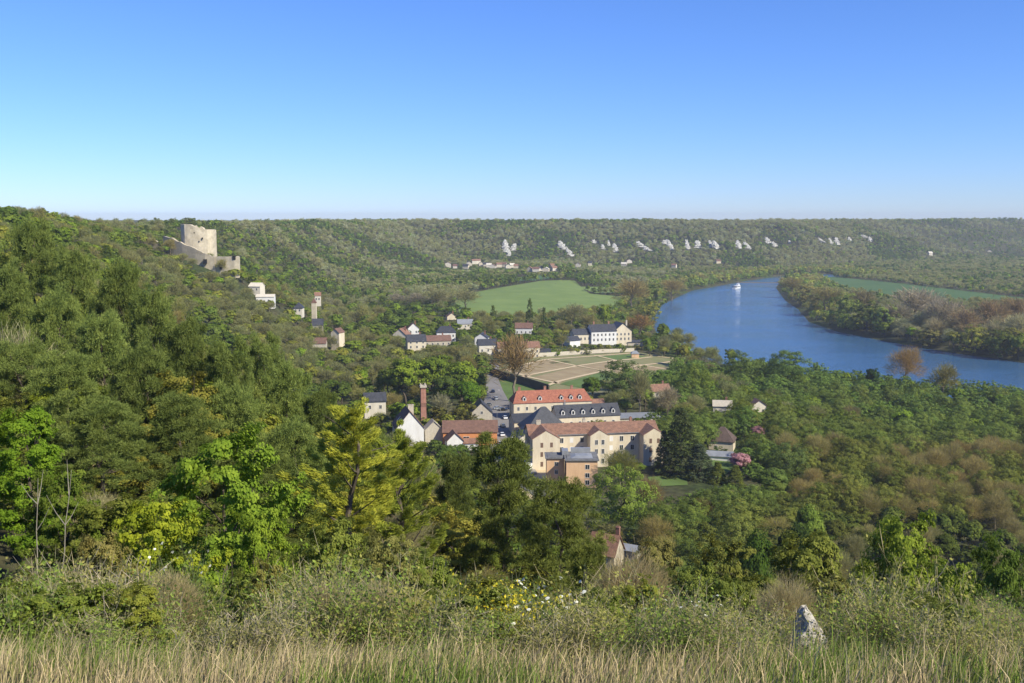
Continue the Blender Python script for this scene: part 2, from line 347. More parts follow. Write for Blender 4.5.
def quads_mesh(name, C, U, V, var, mats, extra=None):
    """C centres, U and V half-axes: one leaf quad each; extra = an MB with wood, material 1"""
    n = len(C); co = np.stack([C-U, C-V*.9+U*.1, C+U, C+V*.9+U*.1], 1).reshape(-1, 3); nl = n*4
    faces = np.arange(nl).reshape(-1, 4)
    ev = np.array(extra.v) if extra else np.zeros((0, 3)); ef = extra.f if extra else []
    me = bpy.data.meshes.new(name)
    allco = np.concatenate([co, ev]) if len(ev) else co
    me.vertices.add(len(allco)); me.vertices.foreach_set('co', allco.ravel())
    loops = [faces.ravel()]; starts = [np.arange(0, nl, 4)]; k = nl
    if ef:
        el = np.concatenate([np.array(f) for f in ef])+nl; ls = np.array([len(f) for f in ef]); loops.append(el); starts.append(nl+np.concatenate([[0], np.cumsum(ls)[:-1]]))
    L = np.concatenate(loops).astype(np.int32); S_ = np.concatenate(starts).astype(np.int32)
    me.loops.add(len(L)); me.loops.foreach_set('vertex_index', L); me.polygons.add(len(S_)); me.polygons.foreach_set('loop_start', S_)
    for m in mats: me.materials.append(m)
    if ef:
        mi = np.zeros(len(S_), np.int32); mi[n:] = 1; me.polygons.foreach_set('material_index', mi)
    me.update()
    at_ = me.attributes.new('leafvar', 'FLOAT', 'FACE'); vv = np.zeros(len(S_)); vv[:n] = var; at_.data.foreach_set('value', vv)
    return me
def rdir(r, n): v = r.normal(size=(n, 3)); return v/np.linalg.norm(v, axis=1)[:, None]
def frame(N, r, tilt=None):
    a = np.cross(N, rdir(r, len(N))); a /= np.linalg.norm(a, axis=1)[:, None]+1e-9
    return a, np.cross(N, a)
def crown_pts(r, kind, ncl):
    """clump centres and radii for a nominal 10 m tree"""
    if kind == 'broad':
        lob = rdir(r, 9); lob[:, 2] = np.abs(lob[:, 2])*.9-.15; amp = r.uniform(.1, .75, 9)
        d = rdir(r, ncl); d[:, 2] = np.where(d[:, 2] < -.5, -d[:, 2], d[:, 2])
        s = .60+(np.exp(8*(d@lob.T-1))*amp).sum(1)
        rad = (r.random(ncl)**.38)*s
        c = d*rad[:, None]*np.array([3.5, 3.5, 3.9]); c[:, 2] += 5.6+.9*r.normal(size=1)[0]*0
        return c, r.uniform(.35, 1.0, ncl), d
    if kind == 'willow':      # rounder, softer, to the ground
        d = rdir(r, ncl); rad = r.random(ncl)**.3*(1+.18*np.sin(d[:, 0]*4+r.random()*6)*np.cos(d[:, 1]*5))
        c = d*rad[:, None]*np.array([4.0, 4.0, 4.4]); c[:, 2] += 5.2
        return c, r.uniform(.5, 1.0, ncl), d
    if kind == 'pine':
        out = []; dirs = []
        nb = max(8, ncl//9)
        for i in range(nb):
            z = 3.2+6.4*(i/nb)**.9; an = i*2.4+r.uniform(-.4, .4); ln = (3.4*(1-((z-3)/7.6)**2.2)+.5)*r.uniform(.6, 1.15)
            for k in range(ncl//nb):
                q = r.uniform(.35, 1.0); side = r.normal()*.45*q
                out.append((math.cos(an)*ln*q-math.sin(an)*side, math.sin(an)*ln*q+math.cos(an)*side, z+.35*q*ln*.5+r.normal()*.16))
                dirs.append((math.cos(an)*.5, math.sin(an)*.5, .8))
        c = np.array(out); d = np.array(dirs); d /= np.linalg.norm(d, axis=1)[:, None]
        return c, r.uniform(.38, .7, len(c)), d
    if kind == 'maple':
        out = []; dirs = []; nb = 58; ph = r.random()*6; lobes = r.uniform(.65, 1.3, 7)
        for i in range(nb):
            z = .5+8.6*(i/nb)**.95; an = i*2.4+r.uniform(-.5, .5); prof = math.sin(math.pi*min(1, (z+1.6)/11.4))**.7
            ln = (3.7*prof*lobes[int(an*1.114) % 7]*r.uniform(.7, 1.15)+.3); up = r.uniform(.1, .6)
            for k in range(max(3, int(ncl/nb))):
                q = r.uniform(.25, 1.0)**.8; side = r.normal()*.42*q
                out.append((math.cos(an)*ln*q-math.sin(an)*side, math.sin(an)*ln*q+math.cos(an)*side, min(9.9, z+up*q*ln*.6+r.normal()*.14)))
                dirs.append((math.cos(an)*.6, math.sin(an)*.6, .6))
        c = np.array(out); d = np.array(dirs); d /= np.linalg.norm(d, axis=1)[:, None]
        return c, r.uniform(.22, .62, len(c)), d
    if kind == 'feather':
        out = []; dirs = []; nb = max(8, ncl//14)
        for i in range(nb):
            z = 1.6+7.6*(i/nb)**.85; an = i*2.4+r.uniform(-.6, .6); ln = (2.7*(1-((z-1)/10)**1.7)+.35)*r.uniform(.55, 1.3); up = r.uniform(.25, .75)
            for k in range(ncl//nb):
                q = r.uniform(.15, 1.0); side = r.normal()*.16*(1.2-q)
                out.append((math.cos(an)*ln*q-math.sin(an)*side, math.sin(an)*ln*q+math.cos(an)*side, z+up*q*q*ln+r.normal()*.08))
                dirs.append((math.cos(an)*.8, math.sin(an)*.8, .55))
        c = np.array(out); d = np.array(dirs); d /= np.linalg.norm(d, axis=1)[:, None]
        return c, r.uniform(.16, .34, len(c)), d
    if kind == 'conifer':
        z = r.random(ncl)**1.25*9.2+.5; an = r.random(ncl)*6.283; rr = (1-z/10)**.85*2.5*(.55+.5*r.random(ncl)**.5)*(1+.18*np.sin(an*5+z*2))
        c = np.stack([np.cos(an)*rr, np.sin(an)*rr, z-.12*rr], 1); d = np.stack([np.cos(an)*.8, np.sin(an)*.8, np.full(ncl, .15)], 1)
        return c, r.uniform(.3, .6, ncl), d
    if kind == 'shrub':
        ns = max(5, ncl//8); base = r.normal(size=(ns, 2))*2.2; hgt = r.uniform(4, 9.5, ns); k = r.integers(0, ns, ncl); q = r.random(ncl)**.7
        c = np.stack([base[k, 0]*(.5+.8*q)+r.normal(size=ncl)*.7, base[k, 1]*(.5+.8*q)+r.normal(size=ncl)*.7, .4+hgt[k]*q], 1)
        d = rdir(r, ncl); d[:, 2] = np.abs(d[:, 2]); return c, r.uniform(.5, 1.1, ncl), d
def limbs(r, kind, paths=12, w=.22, fine=0):
    mb = MB()
    top = {'feather': 9.0, 'broad': 7.5, 'willow': 6.5, 'pine': 9.2, 'conifer': 9.6, 'shrub': 2.5, 'bare': 8.5}[kind]
    if kind != 'shrub':
        pts = [(r.normal()*.06*i, r.normal()*.06*i, top*i/7-.35*(i == 0)) for i in range(8)]
        mb.tube(pts, [w*(1-.11*i) for i in range(8)], 6)
    for i in range(paths):
        if kind == 'shrub': z0 = 0; b = (r.normal()*.3, r.normal()*.3, -.2); rad = .055
        else:
            z0 = r.uniform(.28, .9)*top; j = z0/top*7; b = np.array(pts[int(j)])*(1-j % 1)+np.array(pts[min(7, int(j)+1)])*(j % 1); rad = w*.38*(1-.6*z0/top)
        an = r.uniform(0, 6.283); el = {'feather': .5, 'broad': .75, 'willow': .9, 'pine': .18, 'conifer': -.05, 'shrub': 1.25, 'bare': .85}[kind]+r.normal()*.18
        ln = {'feather': 2.6, 'broad': 3.4, 'willow': 3.4, 'pine': 2.9*(1-.5*z0/top), 'conifer': 2.2*(1-z0/10), 'shrub': r.uniform(4, 8.5), 'bare': 3.6}[kind]*r.uniform(.7, 1.1)
        P = [np.array(b)]
        for k in range(3):
            an += r.normal()*.25; el += r.normal()*.15+(.1 if kind != 'conifer' else -.05)
            P.append(P[-1]+ln/3*np.array([math.cos(an)*math.cos(el), math.sin(an)*math.cos(el), math.sin(el)]))
        mb.tube(P, [rad, rad*.75, rad*.5, rad*.2], 4)
    return mb
def twigs(r, ncl, per, ln, wd, spread=1.0):
    """bare crown: fans of fine twigs through an oval volume"""
    d = rdir(r, ncl); d[:, 2] = np.where(d[:, 2] < -.45, -d[:, 2], d[:, 2])
    c = d*(r.random(ncl)**.45)[:, None]*np.array([3.3, 3.3, 3.9])*spread; c[:, 2] += 5.6
    n = ncl*per; C = np.repeat(c, per, 0)+r.normal(size=(n, 3))*.45; D = np.repeat(d, per, 0)*.8+rdir(r, n)*.6; D[:, 2] += .28; D /= np.linalg.norm(D, axis=1)[:, None]
    A = np.cross(D, rdir(r, n)); A /= np.linalg.norm(A, axis=1)[:, None]
    return C, D*ln*r.uniform(.6, 1.3, n)[:, None], A*wd
def crown_mesh(seed, kind, ncl, per, leaf, mats, wood=None):
    r = np.random.default_rng(seed)
    if kind == 'bare':
        C, U, V = twigs(r, ncl, per, leaf[0], leaf[1]); var = r.random(len(C))*.8
        return quads_mesh('crown', C, U, V, var, mats, wood)
    c, rad, d = crown_pts(r, kind, ncl); ncl = len(c); n = ncl*per
    cv = r.random(ncl)*.5
    dd = rdir(r, n); dd = dd+np.repeat(d, per, 0)*.75; dd /= np.linalg.norm(dd, axis=1)[:, None]
    q = (r.random(n)**.4)[:, None]
    flat = np.array([1, 1, .55 if kind in ('pine', 'maple') else .75])
    C = np.repeat(c, per, 0)+dd*q*np.repeat(rad, per)[:, None]*flat
    var = np.repeat(cv, per)+r.random(n)*.5
    if kind in ('pine', 'conifer', 'feather'):
        D = dd*.8+rdir(r, n)*.5; 
        if kind == 'conifer': D[:, 2] -= .25
        if kind == 'feather': D = np.repeat(d, per, 0)*1.0+rdir(r, n)*.5
        D /= np.linalg.norm(D, axis=1)[:, None]
        A = np.cross(D, rdir(r, n)); A /= np.linalg.norm(A, axis=1)[:, None]
        return quads_mesh('crown', C, D*leaf[0]*r.uniform(.7, 1.3, n)[:, None], A*leaf[1], var, mats, wood)
    N = dd*.55+np.repeat(d, per, 0)*.75+rdir(r, n)*.55; N[:, 2] += .2; N /= np.linalg.norm(N, axis=1)[:, None]; U, V = frame(N, r)
    s = r.uniform(.65, 1.3, n)[:, None]
    return quads_mesh('crown', C, U*leaf[0]*s, V*leaf[1]*s, var, mats, wood)
# level-of-detail libraries: (clumps, leaves per clump, half sizes)
SPEC = {'broad': {'near': (150, 60, (.17, .12)), 'mid': (80, 22, (.33, .25)), 'far': (34, 7, (.85, .62))},
        'willow': {'near': (170, 55, (.15, .09)), 'mid': (90, 20, (.33, .22)), 'far': (34, 7, (.85, .60))},
        'pine': {'near': (180, 50, (.24, .05)), 'mid': (110, 20, (.36, .11)), 'far': (40, 7, (.75, .35))},
        'conifer': {'near': (200, 40, (.24, .06)), 'mid': (120, 14, (.38, .13)), 'far': (50, 5, (.7, .32))},
        'shrub': {'near': (150, 40, (.17, .12)), 'mid': (60, 20, (.42, .32)), 'far': (26, 8, (1.0, .8))},
        'bare': {'near': (130, 34, (.60, .022)), 'mid': (90, 16, (.85, .055)), 'far': (30, 9, (1.3, .19))}}
NV = 4
WOODM = {}
def wood_mesh(kind, v):
    if (kind, v) not in WOODM:
        WOODM[(kind, v)] = limbs(np.random.default_rng(900+v), kind, 22 if kind in ('bare',) else 12).mesh('trunk', M['bare_trunk' if kind == 'bare' else 'trunk'])
    return WOODM[(kind, v)]
CROWN = {}
def get_crown(kind, lod, v):
    k = (kind, lod, v)
    if k not in CROWN:
        a, b, c = SPEC[kind][lod]; gk = 'maple' if lod == 'hero' and kind in ('broad', 'willow', 'shrub') else kind; CROWN[k] = crown_mesh(hash((kind == 'broad', len(kind), v)) % 9999+v*13, gk, a, b, c, [NEEDLE if kind in ('pine', 'conifer') else LEAF])
    return CROWN[k]
# collection of far variants, used only by the stuff objects
LIBC = bpy.data.collections.new('distant_tree_shapes'); LIBI = {}
def lib(kind, lod):
    out = []
    for v in range(NV):
        k = (kind, lod, v)
        if k not in LIBI:
            a, b, c = SPEC[kind][lod]; r = np.random.default_rng(50+v)
            wd = limbs(r, kind, 6 if kind != 'bare' else 12, .22 if lod == 'mid' else .3)
            me = crown_mesh(77+v*7+len(kind), kind, a, b, c, [LEAFI, M['bare_trunk' if kind == 'bare' else 'trunk']], wd)
            o = bpy.data.objects.new('shape_%03d' % len(LIBI), me); LIBC.objects.link(o); LIBI[k] = len(LIBI)
        out.append(LIBI[k])
    return out
for k_ in SPEC:
    for l_ in ('mid', 'far'): lib(k_, l_)
GN = None
def gn_group():
    g = bpy.data.node_groups.new('wood_points', 'GeometryNodeTree')
    g.interface.new_socket('Geometry', in_out='INPUT', socket_type='NodeSocketGeometry'); g.interface.new_socket('Geometry', in_out='OUTPUT', socket_type='NodeSocketGeometry')
    n, l = g.nodes, g.links; gi = n.new('NodeGroupInput'); go = n.new('NodeGroupOutput'); iop = n.new('GeometryNodeInstanceOnPoints')
    ci = n.new('GeometryNodeCollectionInfo'); ci.inputs['Collection'].default_value = LIBC; ci.inputs['Separate Children'].default_value = True; ci.inputs['Reset Children'].default_value = True
    def attr(name, t):
        a = n.new('GeometryNodeInputNamedAttribute'); a.data_type = t; a.inputs['Name'].default_value = name; return a.outputs['Attribute']
    l.new(gi.outputs[0], iop.inputs['Points']); l.new(ci.outputs[0], iop.inputs['Instance']); iop.inputs['Pick Instance'].default_value = True
    l.new(attr('shape', 'INT'), iop.inputs['Instance Index']); l.new(attr('turn', 'FLOAT_VECTOR'), iop.inputs['Rotation']); l.new(attr('size', 'FLOAT_VECTOR'), iop.inputs['Scale'])
    l.new(iop.outputs[0], go.inputs[0]); return g
def wood_stuff(name, label, T):
    """T: list of (x,y,z,shape,rot,sx,sz,color)"""
    global GN
    if GN is None: GN = gn_group()
    me = bpy.data.meshes.new(name); n = len(T); me.vertices.add(n); me.vertices.foreach_set('co', np.array([t[:3] for t in T], float).ravel())
    me.attributes.new('shape', 'INT', 'POINT').data.foreach_set('value', np.array([t[3] for t in T], np.int32))
    me.attributes.new('turn', 'FLOAT_VECTOR', 'POINT').data.foreach_set('vector', np.array([(0, 0, t[4]) for t in T], float).ravel())
    me.attributes.new('size', 'FLOAT_VECTOR', 'POINT').data.foreach_set('vector', np.array([(t[5], t[5], t[6]) for t in T], float).ravel())
    me.attributes.new('tint', 'FLOAT_COLOR', 'POINT').data.foreach_set('color', np.array([(t[7][0]*1.02, t[7][1]*1.06, t[7][2]*.84, 1) for t in T], float).ravel())
    o = bpy.data.objects.new(name, me); SC.collection.objects.link(o); md = o.modifiers.new('wood', 'NODES'); md.node_group = GN
    o['kind'] = 'stuff'; o['label'] = label; return o
# one tree as a thing
KNAME = {'feather': 'golden_tree', 'broad': 'broadleaf_tree', 'willow': 'willow_tree', 'pine': 'pine_tree', 'conifer': 'conifer_tree', 'shrub': 'shrub', 'bare': 'bare_tree'}
KCAT = {'feather': 'tree', 'broad': 'tree', 'willow': 'tree', 'pine': 'pine tree', 'conifer': 'conifer', 'shrub': 'shrub', 'bare': 'bare tree'}
HEROES = []     # (x, y, radius)
def tree(kind, x, y, h, wd, col, label, group=None, lod='near', v=None, name=None, mesh=None, cat=None, z=None, wood=None):
    v = int(rng.integers(NV)) if v is None else v
    z = h1(x, y) if z is None else z
    t = thing(name or KNAME[kind], label, cat or KCAT[kind], (x, y, z-.1), float(rng.uniform(0, 6.28)), group)
    s = h/10; sx = wd/{'feather': 5.6, 'broad': 8.2, 'willow': 8.6, 'pine': 7.0, 'conifer': 5.0, 'shrub': 7.5, 'bare': 8.0}[kind]; t.scale = (sx, sx, s)
    tr = bpy.data.objects.new('trunk' if kind != 'shrub' else 'stems', wood or wood_mesh(kind, v)); SC.collection.objects.link(tr); tr.parent = t
    c = bpy.data.objects.new('crown' if kind != 'shrub' else 'foliage', mesh or get_crown(kind, lod, v)); SC.collection.objects.link(c); c.parent = t
    c.color = (min(1, col[0]*1.12), col[1]*1.05, col[2]*.84, 1); return t
DARKPINE = (.108, .145, .044); FRESH = (.18, .25, .036); MID = (.14, .19, .038); WILLOW = (.135, .195, .055); OLIVE = (.22, .235, .055)
TWIG = (.235, .235, .12); GREYTWIG = (.28, .28, .19); BUD = (.25, .235, .10); PALEGREEN = (.15, .20, .055); DARKGREEN = (.092, .135, .032); GOLD = (.27, .28, .03)
# ---- landmark trees: (kind, px, py_top, metres ahead, width px, colour, label)
def hero(kind, px, py, d, wpx, col, label, group=None, lod='near', **kw):
    p = at(px, py, d); wd = wpx*d/F; h = p.z-h1(p.x, p.y); mx = {'conifer': .7, 'shrub': 1.6, 'bare': 1.15}.get(kind, 1.05)
    CLEAR.append((px-wpx*.28, py+1, px+wpx*.28, py+min(wpx*.35, h*F/d*.4), d-1) if d > 75 else (px-wpx*.36, py+1, px+wpx*.36, py+h*F/d*.62, d-1)); n = max(1, min(4, round(wd/(max(h, 1)*mx)))) if d > 75 else 1
    for i in range(n):
        q = 0 if n == 1 else (i-(n-1)/2)/n; x = p.x+q*wd; y = p.y+(float(rng.uniform(-.25, .25))*wd if n > 1 else 0); w = wd if n == 1 else wd/n*1.3; hh = h*(1-.22*abs(q)*float(rng.random()+.5)) if n > 1 else h
        HEROES.append((x, y, w*.36)); tree(kind, x, y, max(hh, 1.0), w, col, label, group or (label if n > 1 else None), lod, **kw)
CLEAR = []      # (px0, py0, px1, py1, metres): nearer scattered trees stay below this view
# ------------------------------------------------------------------ buildings
def window(parent, face, u, z, w, h, Wd, pane='glass', frame='frame', fr=True, name='window'):
    """face: (origin, ux, uy, nx, ny) of the wall in local coordinates"""
    ox, oy, ux, uy, nx, ny = face
    def bx(mb, u0, u1, z0, z1, n0, n1):
        P = [(ox+ux*a+nx*b, oy+uy*a+ny*b, c) for c in (z0, z1) for a, b in ((u0, n0), (u1, n0), (u1, n1), (u0, n1))]
        mb.add(P, [(3, 2, 1, 0), (4, 5, 6, 7), (0, 1, 5, 4), (1, 2, 6, 5), (2, 3, 7, 6), (3, 0, 4, 7)])
    mb = MB(); bx(mb, u-w/2, u+w/2, z, z+h, -.1, .03); o = mb.build(name, M[pane], parent)
    if fr:
        t = .09; f = MB()
        for a in ((u-w/2-t, u-w/2, z, z+h), (u+w/2, u+w/2+t, z, z+h), (u-w/2-t, u+w/2+t, z-t, z), (u-w/2-t, u+w/2+t, z+h, z+h+t), (u-.035, u+.035, z+.002, z+h-.002)): bx(f, *a, -.08, .085)
        f.build('frame', M[frame], o)
    return o
def faces(L, Wd):
    return {'f': (0, -Wd/2, 1, 0, 0, -1), 'b': (0, Wd/2, -1, 0, 0, 1), 'r': (L/2, 0, 0, 1, 1, 0), 'l': (-L/2, 0, 0, -1, -1, 0)}
def gable(t, L, Wd, Hw, Rf, wall, roof, along='x', ov=.4, cx=0, cy=0, hip=0, below=3, wname='wall', rname='roof'):
    """rectangular walls with gables and a two-slope (or hipped) tiled roof; ridge along x or y"""
    mb = MB(); a, b = (L/2, Wd/2) if along == 'x' else (Wd/2, L/2)
    def T(x, y, z): return (cx+x, cy+y, z) if along == 'x' else (cx-y, cy+x, z)
    hp = hip
    vs = [(-a, -b, -below), (a, -b, -below), (a, b, -below), (-a, b, -below), (-a, -b, Hw), (a, -b, Hw), (a, b, Hw), (-a, b, Hw)]
    fs = [(0, 1, 5, 4), (2, 3, 7, 6)]
    if hp == 0:
        vs += [(-a, 0, Hw+Rf), (a, 0, Hw+Rf)]; fs += [(1, 2, 6, 9, 5), (3, 0, 4, 8, 7)]
    else: fs += [(1, 2, 6, 5), (3, 0, 4, 7), (4, 5, 6, 7)]
    mb.add([T(*v) for v in vs], fs); mb.build(wname, M[wall], t)
    rb = MB(); th = .16; sl = Rf/b; o2 = ov*.9; ao = a+ov; bo = b+ov; ez = Hw-sl*ov+.06
    if hp == 0:
        for s in (-1, 1):
            q = [(-ao, s*bo, ez), (ao, s*bo, ez), (ao, 0, Hw+Rf+.06), (-ao, 0, Hw+Rf+.06)]
            q2 = [(x, y, z+th) for x, y, z in q]; F_ = [(0, 1, 2, 3), (7, 6, 5, 4), (0, 4, 5, 1), (1, 5, 6, 2), (3, 2, 6, 7), (0, 3, 7, 4)]
            if s > 0: F_ = [f[::-1] for f in F_]
            rb.add([T(*v) for v in q+q2], F_)
    else:
        hx = max(.05, a-hp)
        q = [(-ao, -bo, ez), (ao, -bo, ez), (ao, bo, ez), (-ao, bo, ez), (-hx, 0, Hw+Rf+.2), (hx, 0, Hw+Rf+.2), (-ao, -bo, ez-.15), (ao, -bo, ez-.15), (ao, bo, ez-.15), (-ao, bo, ez-.15)]
        rb.add([T(*v) for v in q], [(0, 1, 5, 4), (1, 2, 5), (2, 3, 4, 5), (3, 0, 4), (6, 7, 1, 0), (7, 8, 2, 1), (8, 9, 3, 2), (9, 6, 0, 3), (9, 8, 7, 6)])
    return rb.build(rname, M[roof], t)
def chimney(par, x, y, z0, z1, w=.7, d=.7, m='brick'):
    mb = MB(); mb.box(x-w/2, x+w/2, y-d/2, y+d/2, z0, z1); mb.box(x-w/2-.08, x+w/2+.08, y-d/2-.08, y+d/2+.08, z1, z1+.18)
    o = mb.build('chimney', M[m], par)
    for k in (-.2, .2): p = MB(); p.tube([(x+k*w, y, z1+.15), (x+k*w, y, z1+.55)], [.12, .10], 8); p.build('chimney_pot', M['tile'], o)
    return o
def dormer(par, x, y, z, w, h, dep, wall='white', roof='slate', win=True):
    """small gabled dormer whose front stands at y, running back dep"""
    mb = MB(); mb.add([(x-w/2, y, z), (x+w/2, y, z), (x+w/2, y, z+h), (x, y, z+h+w*.42), (x-w/2, y, z+h), (x-w/2, y+dep, z), (x+w/2, y+dep, z), (x+w/2, y+dep, z+h), (x, y+dep, z+h+w*.42), (x-w/2, y+dep, z+h)],
                      [(0, 1, 2, 3, 4), (1, 6, 7, 2), (5, 0, 4, 9), (9, 8, 7, 6, 5), (2, 7, 8, 3), (3, 8, 9, 4)])
    o = mb.build('dormer', M[wall], par)
    r = MB()
    for s in (-1, 1):
        q = [(x+s*(w/2+.18), y-.15, z+h-.13), (x, y-.15, z+h+w*.42+.03), (x, y+dep, z+h+w*.42+.03), (x+s*(w/2+.18), y+dep, z+h-.13)]
        q2 = [(a, b, c+.1) for a, b, c in q]; r.add(q+q2, [(0, 1, 2, 3), (7, 6, 5, 4), (0, 4, 5, 1), (1, 5, 6, 2), (2, 6, 7, 3), (3, 7, 4, 0)])
    r.build('dormer_roof', M[roof], o)
    g = MB(); g.box(x-w*.28, x+w*.28, y-.05, y+.05, z+.25, z+h-.05); g.build('window', M['glass'], o); return o
def house(name, label, px, py, d, L, Wd, Hw, Rf, wall, roof, rz=0, along='x', hip=0, wins=(), chim=(), group=None, z=None, clear=None, cat='house', fr=True, excl=True, pane='glass'):
    p = at(px, py, d); zz = h1(p.x, p.y) if z is None else z
    t = thing(name, label, cat, (p.x, p.y, zz), R(rz), group)
    rf = gable(t, L, Wd, Hw, Rf, wall, roof, along, hip=hip); FC = faces(L, Wd)
    for w in wins: window(t, FC[w[0]], *w[1:5], Wd, pane=(w[5] if len(w) > 5 else pane), fr=fr)
    for c in chim: chimney(rf, *c)
    if excl:
        cr, sr = math.cos(R(rz)), math.sin(R(rz)); e = 2.5
        EXCL.append([(p.x+cr*a-sr*b, p.y+sr*a+cr*b) for a, b in ((-L/2-e, -Wd/2-e), (L/2+e, -Wd/2-e), (L/2+e, Wd/2+e), (-L/2-e, Wd/2+e))])
    if clear: x0, y0, x1, y1 = clear; CLEAR.append((x0+1, y0, x1-1, y1-.3*(y1-y0), d-Wd/2))
    return t
ZT = 11.9
# --- the long three-storey block with projecting gables (front of the complex)
def front_block():
    t = thing('apartment_building', 'long cream building with orange tiled roof and three gabled bays facing the slope', 'building', (7, 342, ZT), R(9))
    t['label'] = 'long cream three-storey building with orange tiled roof and three gabled bays'
    def bay(x0, x1, y0, y1, Hw, Rf, wn='gabled_bay'):
        rf = gable(t, x1-x0, y1-y0, Hw, Rf, 'cream', 'tile', 'y' if False else 'x', cx=(x0+x1)/2, cy=(y0+y1)/2)
        return rf
    # wings, ridge along x
    L = 47; gable(t, 47, 10, 11.3, 2.7, 'cream', 'tile', 'x', cx=23.5, cy=9.5, ov=.5)
    for (x0, x1, dp, hw) in ((0, 9.6, 6, 11.0), (21, 27.6, 4.6, 11.2), (40.2, 48, 5.5, 11.0)):
        w = x1-x0; cx = (x0+x1)/2; y0 = 4.6-dp; y1 = 9.5
        b = MB(); a = w/2; rf = w*.30
        b.add([(cx-a, y0, -3), (cx+a, y0, -3), (cx+a, y1, -3), (cx-a, y1, -3), (cx-a, y0, hw), (cx+a, y0, hw), (cx+a, y1, hw), (cx-a, y1, hw), (cx, y0, hw+rf), (cx, y1, hw+rf)],
              [(0, 1, 5, 8, 4), (1, 2, 6, 5), (3, 0, 4, 7), (2, 3, 7, 9, 6)]); b.build('gabled_bay', M['cream'], t)
        r = MB(); e = .35; sl = rf/a
        for s in (-1, 1):
            q = [(cx+s*(a+e), y0-.12, hw-sl*e+.07), (cx, y0-.12, hw+rf+.07), (cx, y1, hw+rf+.07), (cx+s*(a+e), y1, hw-sl*e+.07)]; q2 = [(i, j, k+.17) for i, j, k in q]
            r.add(q+q2, [(0, 1, 2, 3), (7, 6, 5, 4), (0, 4, 5, 1), (1, 5, 6, 2), (2, 6, 7, 3), (3, 7, 4, 0)])
        r.build('roof', M['tile'], t)
        fc = (cx, y0, 1, 0, 0, -1)
        for zz in (1.2, 4.7, 8.0):
            for u in (-w*.16, w*.20): window(t, fc, u, zz, .95, 1.7, 0, 'shutter' if cx < 10 or cx > 40 else 'glass', fr=not (cx < 10 or cx > 40), name='shuttered_window' if cx < 10 or cx > 40 else 'window')
    wf = (0, 4.5, 1, 0, 0, -1)
    for zz in (1.2, 4.7, 8.0):
        for u, sh in ((11.6, 0), (15.2, 1), (19, 0), (29.8, 1), (33.6, 0), (37.6, 0)):
            if sh: window(t, wf, u, zz, 1.3, 1.8, 0, 'white', fr=False, name='shutter')
            else: window(t, wf, u, zz, 1.2, 1.8, 0)
    for u in (-1.0, 2.2, 5): window(t, (0, 9.0, 0, -1, -1, 0), u-1, 7.8, 1.0, 1.6, 0, 'shutter', fr=False)
    for a, b_ in ((9.7, 20.8), (27.9, 39.9)): g = MB(); g.box(a, b_, 3.85, 4.0, 11.0, 11.16); g.build('gutter', M['zinc'], t)
    chimney(t, 4.0, 9.4, 13.0, 15.4, 1.6, .8, 'beige'); chimney(t, 38.5, 10.5, 13.0, 15.2, .8, .8, 'brick'); chimney(t, 21.5, 12.5, 12.5, 14.8, .9, .8, 'beige')
    EXCL.append([(2, 330), (62, 338), (62, 366), (2, 362)]); CLEAR.append((530, 420, 562, 464, 335)); CLEAR.append((562, 420, 662, 452, 335))
front_block()
# --- orange flat-roofed block standing in front
def flat_block():
    t = thing('apartment_building', 'orange rendered block with stepped flat grey roofs in front of the cream building', 'building', (23, 318.2, ZT), R(0))
    def part(x0, x1, y0, y1, h, nm):
        b = MB(); b.box(x0, x1, y0, y1, -3, h); b.build(nm, M['orange'], t)
        r = MB(); r.box(x0-.5, x1+.5, y0-.5, y1+.5, h, h+.32); r.box(x0+.3, x1-.3, y0+.3, y1-.3, h+.32, h+.45); r.build('flat_roof', M['flat'], t)
    part(-5.2, 5.0, 0, 11, 9.0, 'wall'); part(-11.5, -5.6, 4.5, 12, 8.6, 'side_wing')
    z = MB(); z.add([(-3.6, 1.6, 9.46), (3.6, 1.6, 9.46), (3.6, 8.6, 9.46), (-3.6, 8.6, 9.46), (-2, 3.2, 9.95), (2, 3.2, 9.95), (2, 7, 9.95), (-2, 7, 9.95)], [(0, 1, 5, 4), (1, 2, 6, 5), (2, 3, 7, 6), (3, 0, 4, 7), (4, 5, 6, 7)]); z.build('roof_light', M['zinc'], t)
    s = MB(); s.box(-6.3, -4.2, 7, 11.5, 9.0, 10.6); s.build('stair_head', M['zinc'], t)
    b = MB(); b.box(-3.2, 3.4, 9.8, 11.2, 9.45, 10.9); b.build('parapet', M['zinc'], t)
    for zz in (1.0, 3.4, 6.2): window(t, (0, 0, 1, 0, 0, -1), 1.7, zz, 1.3, 1.45, 0)
    for zz in (3.4, 6.2): window(t, (-8.3, 4.5, 1, 0, 0, -1), 0, zz, 1.0, 1.3, 0)
    EXCL.append([(9, 312), (31, 312), (31, 332), (9, 332)]); CLEAR.append((545, 446, 600, 481, 316))
flat_block()
# --- slate-roofed range with white dormers
t = thing('apartment_building', 'cream range with dark slate roof and six white dormers behind the long building', 'building', (30.5, 405.5, ZT), R(13))
gable(t, 27, 9, 7.2, 4.0, 'cream', 'slate', 'x', ov=.35)
for k in range(6): dormer(t, -10.8+k*4.3, -3.9, 7.9, 1.5, 1.5, 3.0)
for k in range(7): window(t, faces(27, 9)['f'], -11+k*3.6, 3.6, .9, 1.5, 0)
